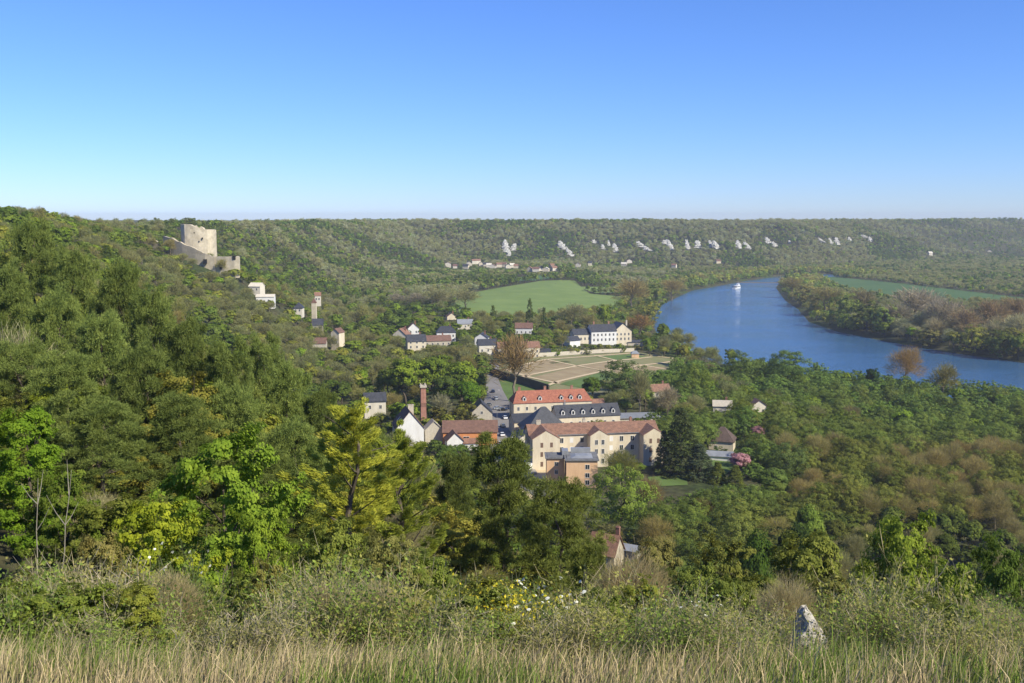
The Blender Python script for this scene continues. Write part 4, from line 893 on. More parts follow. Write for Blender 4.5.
CARS = [(502, 437, 100, 0, 'white car parked on the left of the street by the brown barn'), (512, 441.5, 98, 0, 'white car standing beside the shadow of the hall'), (503, 412, 10, 3, 'dark car crossing the forecourt at the street end'), (498, 410.5, 15, 1, 'silver car beside the dark car at the forecourt'),
        (493, 393, 95, 2, 'dark blue car far up the street under the big tree'), (489, 407, 75, 4, 'grey car parked beside the pale pointed gable'), (503, 428, 100, 4, 'grey car parked behind the white car on the left side'), (500, 446, 100, 1, 'silver car nearest the brown barn end'),
        (519, 470, 30, 1, 'silver car below the white van'), (516, 464, 25, 0, 'white car left of the white van'), (514, 475, 20, 2, 'dark blue car lowest on the street'), (505, 420, 100, 0, 'white car halfway up the street'), (513, 450, 98, 4, 'grey car in the building shadow'), (496, 400.5, 95, 1, 'silver car at the narrow top of the street')]
root, kids = car_proto(); first = True
for (px, py, rz, ci, lb) in CARS:
    p = G(px, py, 200)
    if first: c = root; c.location = (p.x, p.y, p.z+.36); c.rotation_euler = (0, 0, R(rz)); c['label'] = lb; first = False
    else: c = copy_thing(root, (p.x, p.y, p.z+.36), R(rz), lb, kids=kids)
    for ch in c.children:
        if ch.name.split('.')[0] in ('body', 'roof'):
            ch.material_slots[0].link = 'OBJECT'; ch.material_slots[0].material = CARP[ci]
    c['group'] = 'cars parked along the street'
p = G(529, 470, 200); t = thing('delivery_van', 'white van parked at the corner of the orange block', 'van', (p.x, p.y-2, p.z+.35), R(70)); 
b = MB(); pr = [(-2.6, .4), (-2.6, 2.3), (1.2, 2.35), (1.9, 1.5), (2.6, 1.2), (2.65, .4)]; n = len(pr)
for s in (-.98, .98): b.v += [(x, s, z) for x, z in pr]
b.f += [tuple(range(n)), tuple(range(n, 2*n))[::-1]]+[(i, i+n, (i+1) % n+n, (i+1) % n) for i in range(n)]; b.mi += [0]*(n+2); b.build('body', CARP[0], t)
g = MB(); g.add([(1.25, -.8, 2.24), (1.88, -.85, 1.56), (1.88, .85, 1.56), (1.25, .8, 2.24), (1.32, -.8, 2.3), (1.97, -.85, 1.6), (1.97, .85, 1.6), (1.32, .8, 2.3)], [(4, 5, 6, 7), (0, 3, 2, 1), (0, 1, 5, 4), (2, 3, 7, 6)]); g.build('windscreen', M['glass'], t)
for x in (-1.7, 1.7):
    for y in (-.92, .92): w = MB(); w.tube([(x, y-.12, .36), (x, y+.12, .36)], [.36, .36], 12); w.build('wheel', M['tyre'], t)

# --- street lamps and hedges along the street
def lamp(px, py, label):
    p = G(px, py, 200); t = thing('street_lamp', label, 'street lamp', (p.x, p.y, p.z))
    b = MB(); b.tube([(0, 0, 0), (0, 0, 6.2)], [.09, .06], 8); b.build('pole', M['zinc'], t)
    b = MB(); b.tube([(0, 0, 6.1), (.5, 0, 6.5), (1.2, 0, 6.6)], [.05, .045, .04], 6); b.build('arm', M['zinc'], t)
    b = MB(); b.box(1.0, 1.7, -.14, .14, 6.5, 6.64); b.build('lamp_head', M['frame'], t)
for px, py, lb in ((496, 404, 'grey street lamp at the narrow top of the street'), (508, 417, 'grey street lamp by the corner of the hall'), (497, 424, 'grey street lamp beside the pale pointed gable'), (516, 455, 'grey street lamp in the shade of the long cream building')): lamp(px, py, lb)
# ------------------------------------------------------------------ landmark trees (far to near)
SPEC['feather'] = {'hero': (560, 55, (.15, .022))}; SPEC['broad']['hero'] = (640, 60, (.085, .064)); SPEC['pine']['hero'] = (420, 95, (.15, .020)); SPEC['shrub']['hero'] = (460, 50, (.10, .075)); SPEC['bare']['hero'] = (260, 50, (.45, .012)); SPEC['conifer']['hero'] = (420, 70, (.17, .032)); SPEC['willow']['hero'] = SPEC['broad']['hero']
hero('bare', 515, 336, 470, 62, (.27, .20, .10), 'big spreading leafless plane tree on the lawn by the street', lod='mid')
hero('broad', 405, 350, 455, 52, FRESH, 'bright green tree crown left of the round tree group by the street', lod='near')
hero('broad', 388, 362, 470, 40, MID, 'mid green tree at the left end of the bright group', lod='near')
hero('broad', 432, 348, 470, 50, (.13, .19, .03), 'yellowish green tree at the middle of the bright group', lod='near')
hero('broad', 462, 352, 450, 50, FRESH, 'bright green tree at the right end of the group by the street', lod='near')
hero('broad', 447, 368, 440, 46, DARKGREEN, 'dark green tree in front of the bright group by the street', lod='near')
hero('broad', 470, 375, 436, 34, (.10, .19, .022), 'rounded green tree overhanging the upper street', lod='near')
hero('bare', 440, 392, 415, 26, GREYTWIG, 'pale leafless tree right of the tall brick stack', lod='mid')
hero('broad', 365, 335, 620, 46, FRESH, 'bright green tree spreading above the village roofs', lod='mid')
hero('broad', 345, 352, 560, 34, MID, 'green tree below the hillside hamlet', lod='mid')
hero('bare', 418, 292, 980, 60, (.27, .25, .20), 'pale grey leafless tree group behind the village', lod='mid')
hero('bare', 452, 288, 960, 55, TWIG, 'broad brown leafless tree at the left edge of the meadow', lod='mid')
hero('broad', 440, 312, 880, 40, DARKGREEN, 'dark green tree in front of the broad brown tree', lod='mid')
hero('broad', 425, 310, 860, 24, FRESH, 'small bright green tree among dark ones above the village', lod='mid')
hero('conifer', 530, 298, 800, 12, DARKGREEN, 'tall dark conifer standing before the meadow', lod='mid')
hero('conifer', 544, 307, 780, 10, DARKGREEN, 'shorter dark conifer right of the tall one before the meadow', lod='mid')
hero('conifer', 493, 305, 820, 10, DARKGREEN, 'dark pointed conifer left of the meadow conifers', lod='mid')
hero('broad', 505, 312, 800, 26, MID, 'green tree between the two dark conifers at the meadow edge', lod='mid')
hero('bare', 572, 303, 820, 34, TWIG, 'brown leafless tree in front of the meadow near the white house', lod='mid')
hero('broad', 604, 300, 830, 22, FRESH, 'bright green tree behind the large white house', lod='mid')
hero('bare', 589, 312, 800, 20, BUD, 'brownish tree beside the bright one behind the white house', lod='mid')
hero('bare', 640, 315, 800, 36, (.24, .15, .06), 'rust coloured tree right of the large white house', lod='mid')
hero('bare', 632, 278, 1020, 42, (.27, .22, .10), 'large ochre tree on the left river bank', lod='mid')
hero('willow', 655, 284, 1060, 30, PALEGREEN, 'pale green willow on the left river bank', lod='mid')
hero('willow', 650, 300, 930, 26, OLIVE, 'olive willow leaning to the left river bank', lod='mid')
hero('bare', 672, 279, 1200, 30, (.26, .21, .09), 'ochre tree further up the left river bank', lod='mid')
# far bank of the river
FB = [(793, 276, 1230, 26, (.22, .19, .075), 'bare'), (806, 282, 1110, 30, (.20, .19, .07), 'willow'), (826, 286, 1000, 38, (.20, .18, .075), 'bare'), (846, 293, 900, 34, PALEGREEN, 'willow'), (862, 289, 940, 36, (.20, .18, .10), 'bare'), (868, 300, 850, 34, (.13, .16, .045), 'willow'),
      (884, 304, 830, 34, WILLOW, 'willow'), (918, 287, 850, 62, (.30, .27, .22), 'bare'), (945, 296, 800, 46, (.28, .25, .20), 'bare'), (900, 302, 830, 34, (.26, .24, .18), 'bare'), (968, 306, 760, 40, (.26, .20, .13), 'bare'), (992, 300, 800, 44, (.24, .18, .11), 'bare'), (1018, 296, 820, 46, (.25, .19, .11), 'bare'),
      (975, 322, 720, 30, OLIVE, 'willow'), (1000, 330, 700, 34, (.10, .13, .03), 'willow'), (955, 328, 735, 28, (.20, .21, .05), 'broad'), (1020, 328, 690, 28, MID, 'broad'), (930, 328, 760, 30, (.16, .16, .06), 'willow')]
NB = ['first', 'second', 'third', 'fourth', 'fifth', 'sixth', 'seventh', 'eighth', 'ninth', 'tenth', 'eleventh', 'twelfth', 'thirteenth', 'fourteenth', 'fifteenth', 'sixteenth', 'seventeenth', 'eighteenth']
for i, (px, py, d, w, c, k) in enumerate(sorted(FB)):
    hero(k, px, py, d, w, c, '%s %s tree on the far river bank, counted from the bend' % (NB[i], {'bare': 'leafless', 'willow': 'green', 'broad': 'yellow-green'}[k]), 'large trees on the far river bank', lod='mid')
# near bank and river wood
hero('bare', 907, 345, 560, 42, (.28, .19, .07), 'orange-brown tree in young leaf standing alone at the near bank', lod='near')
hero('broad', 873, 363, 545, 22, (.035, .07, .02), 'round dark green tree left of the orange-brown tree', lod='mid')
hero('bare', 945, 362, 520, 34, (.20, .19, .07), 'olive brown tree right of the orange-brown tree', lod='mid')
hero('willow', 742, 350, 560, 40, (.11, .16, .045), 'tall green tree where the near wood meets the water', lod='near')
hero('willow', 786, 348, 560, 52, (.10, .16, .045), 'highest rounded green tree at the edge of the water', lod='near')
hero('broad', 683, 340, 640, 22, (.18, .19, .04), 'yellowish bush at the tip of the river bank by the lawn', lod='mid')
hero('willow', 625, 358, 470, 60, (.10, .15, .05), 'broad green tree in front of the kitchen garden', lod='near')
hero('broad', 592, 372, 465, 30, (.10, .16, .03), 'small green tree at the right end of the red roofed range', lod='near')
hero('bare', 668, 385, 430, 30, (.28, .25, .18), 'pale leafless tree rising right of the workshop', lod='mid')
hero('bare', 640, 372, 430, 30, TWIG, 'brownish leafless tree behind the workshop', lod='mid')
hero('willow', 695, 360, 480, 34, MID, 'green tree at the left edge of the river wood', lod='near')
hero('willow', 745, 403, 400, 34, (.10, .17, .04), 'rounded green tree left of the upper pink blossom tree', lod='near')
hero('broad', 757, 423, 392, 22, (.34, .20, .24), 'small pink blossoming tree above the yellow house', lod='near', name='blossom_tree')
hero('broad', 741, 449, 336, 34, (.42, .25, .32), 'dusty pink blossoming tree beside the grey roofed garage', lod='near', name='blossom_tree')
hero('conifer', 681, 408, 336, 50, (.065, .088, .036), 'big dark conifer at the right end of the long cream building', lod='near')
hero('conifer', 664, 430, 338, 20, (.085, .11, .08), 'bluish grey conifer beside the big dark conifer', lod='near')
hero('conifer', 700, 444, 330, 34, (.085, .115, .070), 'pale green drooping conifer below the big dark one', lod='near')
hero('conifer', 727, 462, 322, 32, (.12, .15, .035), 'yellowish green pointed conifer in front of the garage', lod='near')
hero('bare', 620, 450, 318, 50, (.17, .18, .05), 'thin half-bare tree hiding the foot of the cream building', lod='near')
hero('willow', 622, 460, 268, 70, (.17, .24, .05), 'rounded smooth green tree in front of the cream building', lod='near')
hero('bare', 650, 476, 285, 34, (.22, .17, .08), 'brown leafless tree against the rounded green one', lod='near')
hero('broad', 575, 494, 290, 30, (.03, .05, .018), 'dark evergreen at the foot of the orange block', lod='near')
hero('broad', 773, 462, 300, 46, (.12, .18, .05), 'pale green tree beside the dusty pink blossoming tree', lod='near')
hero('willow', 790, 440, 330, 44, (.12, .17, .055), 'soft green tree behind the pale green tree', lod='near')
hero('broad', 812, 492, 235, 48, (.15, .22, .045), 'fresh green tree topping the dark evergreen on the right', lod='near')
hero('broad', 800, 503, 190, 52, (.035, .06, .018), 'dark evergreen tree below the fresh green one', lod='near')
hero('broad', 760, 508, 170, 52, (.06, .11, .02), 'deep green tree left of the dark evergreen', lod='near')
hero('broad', 893, 494, 165, 34, (.025, .042, .02), 'nearly black evergreen crown behind the oak', lod='near')
# --- the near slope
hero('pine', 505, 433, 66, 92, (.11, .14, .038), 'scots pine with pale visible trunk in the middle foreground', lod='hero', v=0)
hero('pine', 560, 478, 60, 90, (.12, .15, .04), 'bushy pine right of the pine with the pale trunk', lod='hero', v=1)
hero('pine', 455, 452, 80, 60, (.10, .13, .038), 'pine squeezed between golden tree and pale trunked pine', lod='hero', v=2)
hero('feather', 348, 396, 56, 128, (.33, .36, .06), 'golden green tree with feathery upswept boughs', lod='hero', v=0, name='golden_tree')
hero('feather', 400, 425, 60, 104, (.22, .27, .05), 'greener feathery tree right of the golden one', lod='hero', v=1, name='golden_tree')
hero('broad', 222, 418, 27, 165, (.16, .245, .035), 'bright green maple at the edge of the brow', lod='hero', v=0)
hero('broad', 258, 495, 22, 90, (.17, .25, .035), 'lower bright green maple bush in front of the maple', lod='hero', v=1)
hero('shrub', 152, 485, 17, 115, (.22, .27, .03), 'yellow-green shrub with white flower heads at the brow', lod='hero', v=0)
hero('broad', 25, 398, 38, 110, (.13, .22, .025), 'light green tree at the left edge of the picture', lod='hero', v=2)
hero('broad', 60, 460, 32, 90, (.11, .16, .03), 'olive green tree behind the pale saplings at left', lod='hero', v=3)
hero('broad', 905, 505, 62, 118, (.18, .245, .04), 'large yellow-green oak at right of the foreground', lod='hero', v=1)
hero('broad', 812, 522, 52, 130, (.17, .20, .05), 'olive oak in young leaf behind the pale rock', lod='hero', v=2)
hero('broad', 880, 560, 44, 110, (.17, .22, .04), 'lower bough-heavy oak bush on the right of the brow', lod='hero', v=3)
hero('broad', 1000, 530, 55, 90, (.11, .17, .035), 'dark green tree at the right edge of the picture', lod='hero', v=0)
hero('broad', 725, 530, 60, 90, (.16, .18, .05), 'dull olive tree above the white flowered shrubs', lod='hero', v=1)
hero('broad', 655, 530, 70, 80, (.18, .18, .065), 'thin leaved brownish tree below the red roofed cottage', lod='hero', v=2)
pn = [(30, 222, 120, 70), (75, 248, 115, 60), (120, 262, 105, 62), (0, 262, 95, 70), (55, 290, 90, 66), (100, 312, 84, 66), (150, 290, 100, 60), (185, 318, 90, 62), (225, 340, 88, 60), (140, 345, 74, 70), (65, 352, 70, 78), (262, 335, 110, 48), (290, 362, 98, 54), (232, 385, 74, 70), (178, 392, 62, 80), (320, 388, 92, 50), (290, 420, 68, 70), (100, 400, 58, 84), (20, 340, 78, 70), (375, 430, 96, 44), (265, 450, 56, 80), (425, 462, 90, 40)]
for i, (px, py, d, w) in enumerate(pn):
    f_ = .95+.55*float(rng.random()); hero('pine', px, py, d, w*1.15, tuple(c*f_ for c in DARKPINE), 'pine in the dense stand on the left slope', 'dense stand of pines on the left slope', lod='hero')

for (k, px, py, d, w, c, lb) in [('broad', 330, 505, 19, 105, (.17, .21, .05), 'dull green leafy bush below the golden tree'), ('broad', 385, 520, 16, 90, (.19, .20, .07), 'olive brown bush left of the yellow broom'), ('broad', 425, 545, 17, 90, (.15, .20, .045), 'fine leaved green bush at the left of the broom'),
        ('broad', 300, 560, 13, 85, (.16, .21, .045), 'low green bush right of the maple bush'), ('broad', 95, 520, 15, 90, (.20, .19, .07), 'thin brownish bush left of the yellow-green shrub'), ('broad', 40, 560, 14, 80, (.17, .19, .05), 'olive bush between the pale saplings'), ('broad', 112, 570, 12, 60, (.20, .22, .045), 'small yellowish bush at the foot of the yellow-green shrub'),
        ('bare', 630, 545, 19, 105, (.33, .28, .17), 'brown twiggy bush beside the red roofed cottage'), ('broad', 600, 575, 15, 80, (.17, .19, .06), 'low olive bush behind the white flowers'), ('broad', 690, 555, 22, 95, (.15, .19, .05), 'green bush right of the brown twiggy bush'), ('broad', 760, 565, 18, 90, (.16, .19, .05), 'olive bush left above the pale rock'),
        ('broad', 835, 565, 19, 80, (.18, .19, .06), 'brownish olive bush right above the pale rock'), ('broad', 900, 585, 15, 100, (.13, .17, .04), 'dark green bush right of the pale rock'), ('broad', 975, 590, 16, 90, (.12, .16, .04), 'dark bush near the right edge of the brow'), ('broad', 950, 550, 26, 80, (.15, .21, .04), 'green bush below the large yellow-green oak'), ('pine', 590, 540, 24, 70, (.13, .16, .045), 'small pine bush above the white flowers')]:
    hero(k, px, py, d, w, c, lb, lod='hero')

r_ = np.random.default_rng(77); k_ = 0
BL = [(.19, .21, .06), (.16, .21, .045), (.22, .22, .07), (.15, .19, .05), (.21, .24, .05)]
for px in list(range(-10, 1040, 34)):
    px = px+float(r_.uniform(-10, 10)); d = float(r_.uniform(8.6, 12.5)); py = float(np.interp(px, [0, 120, 300, 420, 500, 600, 700, 800, 1024], [575, 580, 560, 560, 592, 588, 575, 575, 580]))+float(r_.uniform(-16, 22))
    if 800 < px < 834 or 478 < px < 596 or 660 < px < 725 or h1((px-512)/F*d, d) > at(px, py, d).z-.5: continue
    kd = 'bare' if r_.random() < .22 else 'broad'; x = (px-512)/F*d
    tree(kd, x, d, at(px, py, d).z-h1(x, d), float(r_.uniform(.7, 1.15)), BL[int(r_.integers(5))] if kd == 'broad' else (.36, .32, .20), ('small leafy bush' if kd == 'broad' else 'small leafless twiggy bush')+' standing at the rim of the dry grass', 'small bushes at the rim of the dry grass'+('' if kd == 'broad' else ', leafless'), 'hero', name='bush' if kd == 'broad' else 'twiggy_bush', cat='bush')

for i, (px, py, w) in enumerate(((560, 346, 14), (575, 344.5, 14), (590, 343, 15), (604, 342.5, 14), (618, 342, 14), (650, 342, 18), (664, 344, 18), (676, 346, 14), (688, 349, 14))):
    hero('broad', px, py, 700 if px < 640 else 690, w, (.15, .21, .04) if i % 3 else (.20, .22, .05), 'green garden tree in the row between the white manor house and the kitchen garden' if px < 640 else 'green bush on the river bank beside the kitchen garden', 'trees edging the far side of the kitchen garden' if px < 640 else 'bushes on the river bank by the garden', lod='mid')
# ---- scattered woods
E1 = [(0, 222), (60, 238), (110, 262), (150, 285), (200, 305), (250, 330), (300, 365), (330, 382), (400, 420), (425, 450), (455, 470), (500, 455), (560, 480), (590, 540), (700, 520), (760, 505), (830, 500), (960, 525), (1024, 525)]
E2 = [(0, 198), (60, 218), (110, 236), (160, 262), (200, 276), (245, 300), (300, 322), (340, 360), (385, 405), (425, 450), (470, 462), (500, 478), (560, 505), (590, 520), (650, 500), (700, 485), (750, 482), (790, 478), (840, 445), (1024, 440)]
E3 = [(0, 198), (600, 198), (640, 360), (690, 352), (722, 366), (760, 354), (790, 352), (830, 362), (870, 371), (1024, 380)]
ev = lambda E, px: np.interp(px, [e[0] for e in E], [e[1] for e in E])
EN = [(0, 430), (110, 440), (150, 480), (220, 470), (300, 480), (380, 520), (450, 575), (560, 575), (640, 560), (700, 560), (760, 555), (1024, 570)]
def jitter(x0, x1, y0, y1, s, seed):
    r = np.random.default_rng(seed); gx, gy = np.meshgrid(np.arange(x0, x1, s), np.arange(y0, y1, s)); n = gx.size
    return gx.ravel()+r.uniform(-.45, .45, n)*s, gy.ravel()+r.uniform(-.45, .45, n)*s
def scatter():
    r = np.random.default_rng(11); out = []
    bands = [(14, 60, 3.6), (60, 170, 5.2), (170, 420, 7.6), (420, 900, 9.0), (900, 1500, 9.0), (1500, 2500, 8.6), (2500, 3400, 15)]
    X = []; Y = []; S_ = []
    for a, b, s in bands:
        x, y = jitter(-b*.75, b*.75, a*.9, b, s, int(a)); d = np.hypot(x, y); k = (d >= a) & (d < b) & (np.abs(x) < y*.60+12); X.append(x[k]); Y.append(y[k]); S_.append(np.full(k.sum(), s))
    X = np.concatenate(X); Y = np.concatenate(Y); S_ = np.concatenate(S_); Z = H(X, Y)
    keep = Z > .9
    dR = seg_dist(X, Y, RIVC)
    for p in EXCL: keep &= ~inside(X, Y, p)
    for (hx, hy, hr) in HEROES: keep &= (X-hx)**2+(Y-hy)**2 > hr*hr
    # nothing on the plateau far behind its edge
    pl = inside(X, Y, PLAT) & (seg_dist(X, Y, CREST) > np.where(Y > 1200, 90, 60)); keep &= ~pl
    X, Y, Z, S_, dR = X[keep], Y[keep], Z[keep], S_[keep], dR[keep]
    px, _ = proj(X, Y, Z); _, pyb = proj(X, Y, Z); n1 = fnoise(X/90, Y/90); n2 = fnoise(X/35+50, Y/35+9); n3 = fnoise(X/240+9, Y/240)
    dT = seg_dist(X, Y, TOE); val = inside(X, Y, VALLEY)
    clear = np.array(CLEAR)
    for i in range(len(X)):
        x, y, z, p, d = X[i], Y[i], Z[i], px[i], Y[i]; u = r.random(); e = n2[i]; f = n1[i]+.25*(r.random()-.5); g = n3[i]
        far = d > 900
        kind = 'broad'; col = MID; h = r.uniform(7, 12)*(1 if d > 60 else .55); wr = r.uniform(.75, 1.05)
        if far:
            if f < .46: kind, col = ('bare', GREYTWIG) if u < .4 else ('bare', TWIG)
            elif f < .54: kind, col = ('broad', (.15, .165, .06)) if u < .6 else ('bare', TWIG)
            elif f < .60: kind, col = ('broad', MID) if u < .75 else ('broad', PALEGREEN)
            else: kind, col = ('broad', DARKGREEN) if u < .6 else ('pine', DARKPINE)
            if val[i] and dR[i] < 70: kind, col = ('willow', PALEGREEN) if u < .4 else (('bare', BUD) if u < .7 else ('broad', OLIVE))
            elif val[i] and x > 250:
                kind, col = ('bare', TWIG) if (u < .75 and e < .6) else ('broad', DARKGREEN); h *= .75
            h *= r.uniform(.75, 1.2)
            if u > .97: kind, col = 'broad', FRESH
        elif d > 420:
            if x > 150 and dR[i] < 400 and seg_dist(np.array([x]), np.array([y]), [(190, 560), (140, 700), (150, 960)])[0] > 80 and y > 560 and x > 270:   # far bank
                if p > 850: kind, col = ('bare', GREYTWIG) if (f < .52) else ('willow', OLIVE)
                else: kind, col = ('willow', PALEGREEN) if u < .6 else ('bare', BUD)
                h = r.uniform(11, 17); wr = 1
                if dR[i] > 60: kind, col = ('bare', TWIG) if u < .7 else ('bare', BUD); h = r.uniform(8, 12)
            elif x > 60 and y < 620: kind, col = ('willow', WILLOW) if e < .66 else (('bare', TWIG) if u < .3 else ('willow', MID)); h = r.uniform(9, 13)
            elif f < .42: kind, col = ('bare', TWIG) if u < .7 else ('broad', OLIVE)
            elif f < .56: kind, col = ('broad', MID) if u < .45 else (('broad', PALEGREEN) if u < .7 else ('bare', BUD))
            elif u < .12: kind, col = 'conifer', DARKGREEN
            else: kind, col = ('broad', DARKGREEN) if u < .5 else ('broad', MID)
            if u > .94: kind, col = 'broad', FRESH
        elif p > 640 and d > 170:
            if pyb[i] < 462 or p < 780: kind, col = ('willow', WILLOW) if e < .6 else (('willow', (.15, .19, .055)) if u < .86 else ('bare', TWIG)); h = r.uniform(9, 14); wr = r.uniform(.9, 1.25)
            elif pyb[i] < 540: kind, col = ('bare', (.26, .235, .11)) if u < .22+.3*(e > .52) else ('willow', (.15, .185, .05)); h = r.uniform(9, 14); wr = .85
            else: kind, col = ('broad', (.10, .13, .035)) if u < .7 else ('bare', TWIG); h = r.uniform(8, 12); wr = .8
            if u > .96: kind, col = 'bare', BUD
        elif p < 430:
            if d < 170:
                kind, col = ('pine', DARKPINE) if u < .5 else (('broad', MID) if u < .66 else (('broad', OLIVE) if u < .84 else (('broad', FRESH) if u < .90 else ('bare', GREYTWIG)))); h = r.uniform(10, 17); wr = r.uniform(.6, .95)
                if d < 60: kind, col = ('broad', (.13, .155, .04)) if u < .45 else (('pine', DARKPINE) if u < .75 else ('bare', GREYTWIG)); h = r.uniform(5, 9)
            else:
                if f < .47: kind, col = ('bare', TWIG) if u < .35 else ('broad', OLIVE)
                elif f < .6: kind, col = ('broad', OLIVE) if u < .5 else ('broad', MID)
                else: kind, col = ('broad', DARKGREEN) if u < .5 else ('broad', MID)
                if u > .90: kind, col = 'broad', FRESH
                if u < .05: kind, col = 'bare', BUD
                h = r.uniform(6, 11)
        else:
            if e < .47: kind, col = ('shrub', (.14, .13, .045)) if u < .6 else ('bare', TWIG)
            elif e < .6: kind, col = ('broad', MID) if u < .4 else ('broad', OLIVE)
            else: kind, col = 'broad', DARKGREEN
            h = r.uniform(5, 9)*(1 if d > 60 else .6)
        if d < 60 and p >= 430: kind = 'broad' if kind != 'bare' else 'bare'; h = r.uniform(3, 7)
        # limits on height from what the photo shows above the tree
        lim = 0
        if d < 21 or (d < 95 and abs(x) > y*.535+2.5): continue
        if d < 48: lim = ev(EN, p)
        elif d < 150: lim = ev(E1, p)
        elif d < 330: lim = ev(E2, p)
        elif d < 640 and p > 600: lim = ev(E3, p)
        if 60 < d < 900 and not lim and p > 330: h *= float(np.exp(r.normal()*.22))
        wd = h*wr; wp = wd*F/d*.32
        if lim:
            lim += r.uniform(0, 14)*(150/max(d, 150) if d > 150 else 1)
            h = min(h, at(p, lim, d).z-z)
        hit = (clear[:, 4] > d) & (clear[:, 0] < p+wp) & (clear[:, 2] > p-wp) & (clear[:, 1] < pyb[i])
        if hit.any():
            h = min(h, at(p, clear[hit][:, 3].max()+1, d).z-z)*(1 if r.random() < .8 else .8)
        if h < (.9 if hit.any() or d < 60 else 2.0): continue
        if h < 4.5 and (kind in ('broad', 'willow', 'pine') or (kind == 'bare' and d > 170)) : kind2 = 'shrub'; kind = kind2
        sx = max(h*wr, min(S_[i]*1.2, h*(1.2 if d < 170 else 1.3)) if not far else (7.5 if d < 1500 else 6.6))
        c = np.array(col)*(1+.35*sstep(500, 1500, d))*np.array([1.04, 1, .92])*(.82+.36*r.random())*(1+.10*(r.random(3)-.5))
        out.append((d/h if d > 20 else 0, kind, x, y, z, h, sx, tuple(c), p, d))
    return out
TREES = scatter()
def zone(p, d, x, y):
    if d < 60: return ('on the brow, left of centre' if p < 430 else ('on the brow in front of the pines' if p < 620 else 'on the brow near the pale rock'))
    if d < 170: return 'on the steep slope left of the white gabled house' if p < 430 else ('on the slope in front of the flat roofed orange block' if p < 640 else 'on the slope below the brow, towards the river wood')
    if d < 420: return 'on the hillside below the ruined keep' if p < 300 else ('around the houses beside the street' if p < 640 else 'in the wood between the slope and the river')
    if x > 270 and y > 560: return 'on the far bank of the river'
    return 'on the hillside near the ruined keep' if p < 330 else 'in the valley beyond the town'
def cword(kind, c):
    if kind == 'bare': return 'still leafless grey' if c[2] > .13 else 'still leafless brown'
    if kind in ('pine',): return 'dark needled'
    r_, g_, b_ = c
    if g_ < .095: return 'dark green'
    if r_ > g_*.82: return 'olive coloured'
    if g_ > .17: return 'bright fresh green'
    return 'mid green'
SCALEW = {'broad': 8.2, 'willow': 8.6, 'pine': 7.0, 'conifer': 5.0, 'shrub': 6.5, 'bare': 8.0}
def place():
    T = sorted(TREES, key=lambda t: t[0]); cnt = {}; stuff = {}
    quota = {'broad': 240, 'willow': 280, 'pine': 250, 'conifer': 200, 'shrub': 85, 'bare': 260}
    PL = {'broad': 'broadleaf trees', 'willow': 'round crowned trees', 'pine': 'pines', 'conifer': 'conifers', 'shrub': 'shrubs', 'bare': 'leafless trees'}
    for (_, kind, x, y, z, h, sx, c, p, d) in T:
        if d < 95 or (abs(x) < y*.54+2 and cnt.get(kind, 0) < quota[kind] and d < 1300):
            cnt[kind] = cnt.get(kind, 0)+1; zn = zone(p, d, x, y); w = cword(kind, c)
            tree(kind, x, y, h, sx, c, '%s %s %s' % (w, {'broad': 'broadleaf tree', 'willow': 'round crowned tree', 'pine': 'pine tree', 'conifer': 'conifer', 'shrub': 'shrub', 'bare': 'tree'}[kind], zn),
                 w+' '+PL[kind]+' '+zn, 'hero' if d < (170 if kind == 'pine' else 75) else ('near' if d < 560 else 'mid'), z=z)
        else:
            key = ('slope_wood' if d < 420 else 'valley_wood') if d < 1250 else 'ridge_wood'
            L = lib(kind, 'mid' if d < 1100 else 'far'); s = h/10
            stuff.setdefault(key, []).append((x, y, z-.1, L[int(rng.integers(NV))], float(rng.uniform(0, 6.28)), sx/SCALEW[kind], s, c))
    lab = {'slope_wood': 'smaller undergrowth and trees filling the near wooded slope', 'valley_wood': 'mass of trees and bushes filling the valley around the meadow and river', 'ridge_wood': 'distant wood of bare and green trees covering the far ridge'}
    for k, L in stuff.items(): wood_stuff(k, lab[k], L)
    print('TREES', cnt, {k: len(v) for k, v in stuff.items()})
place()
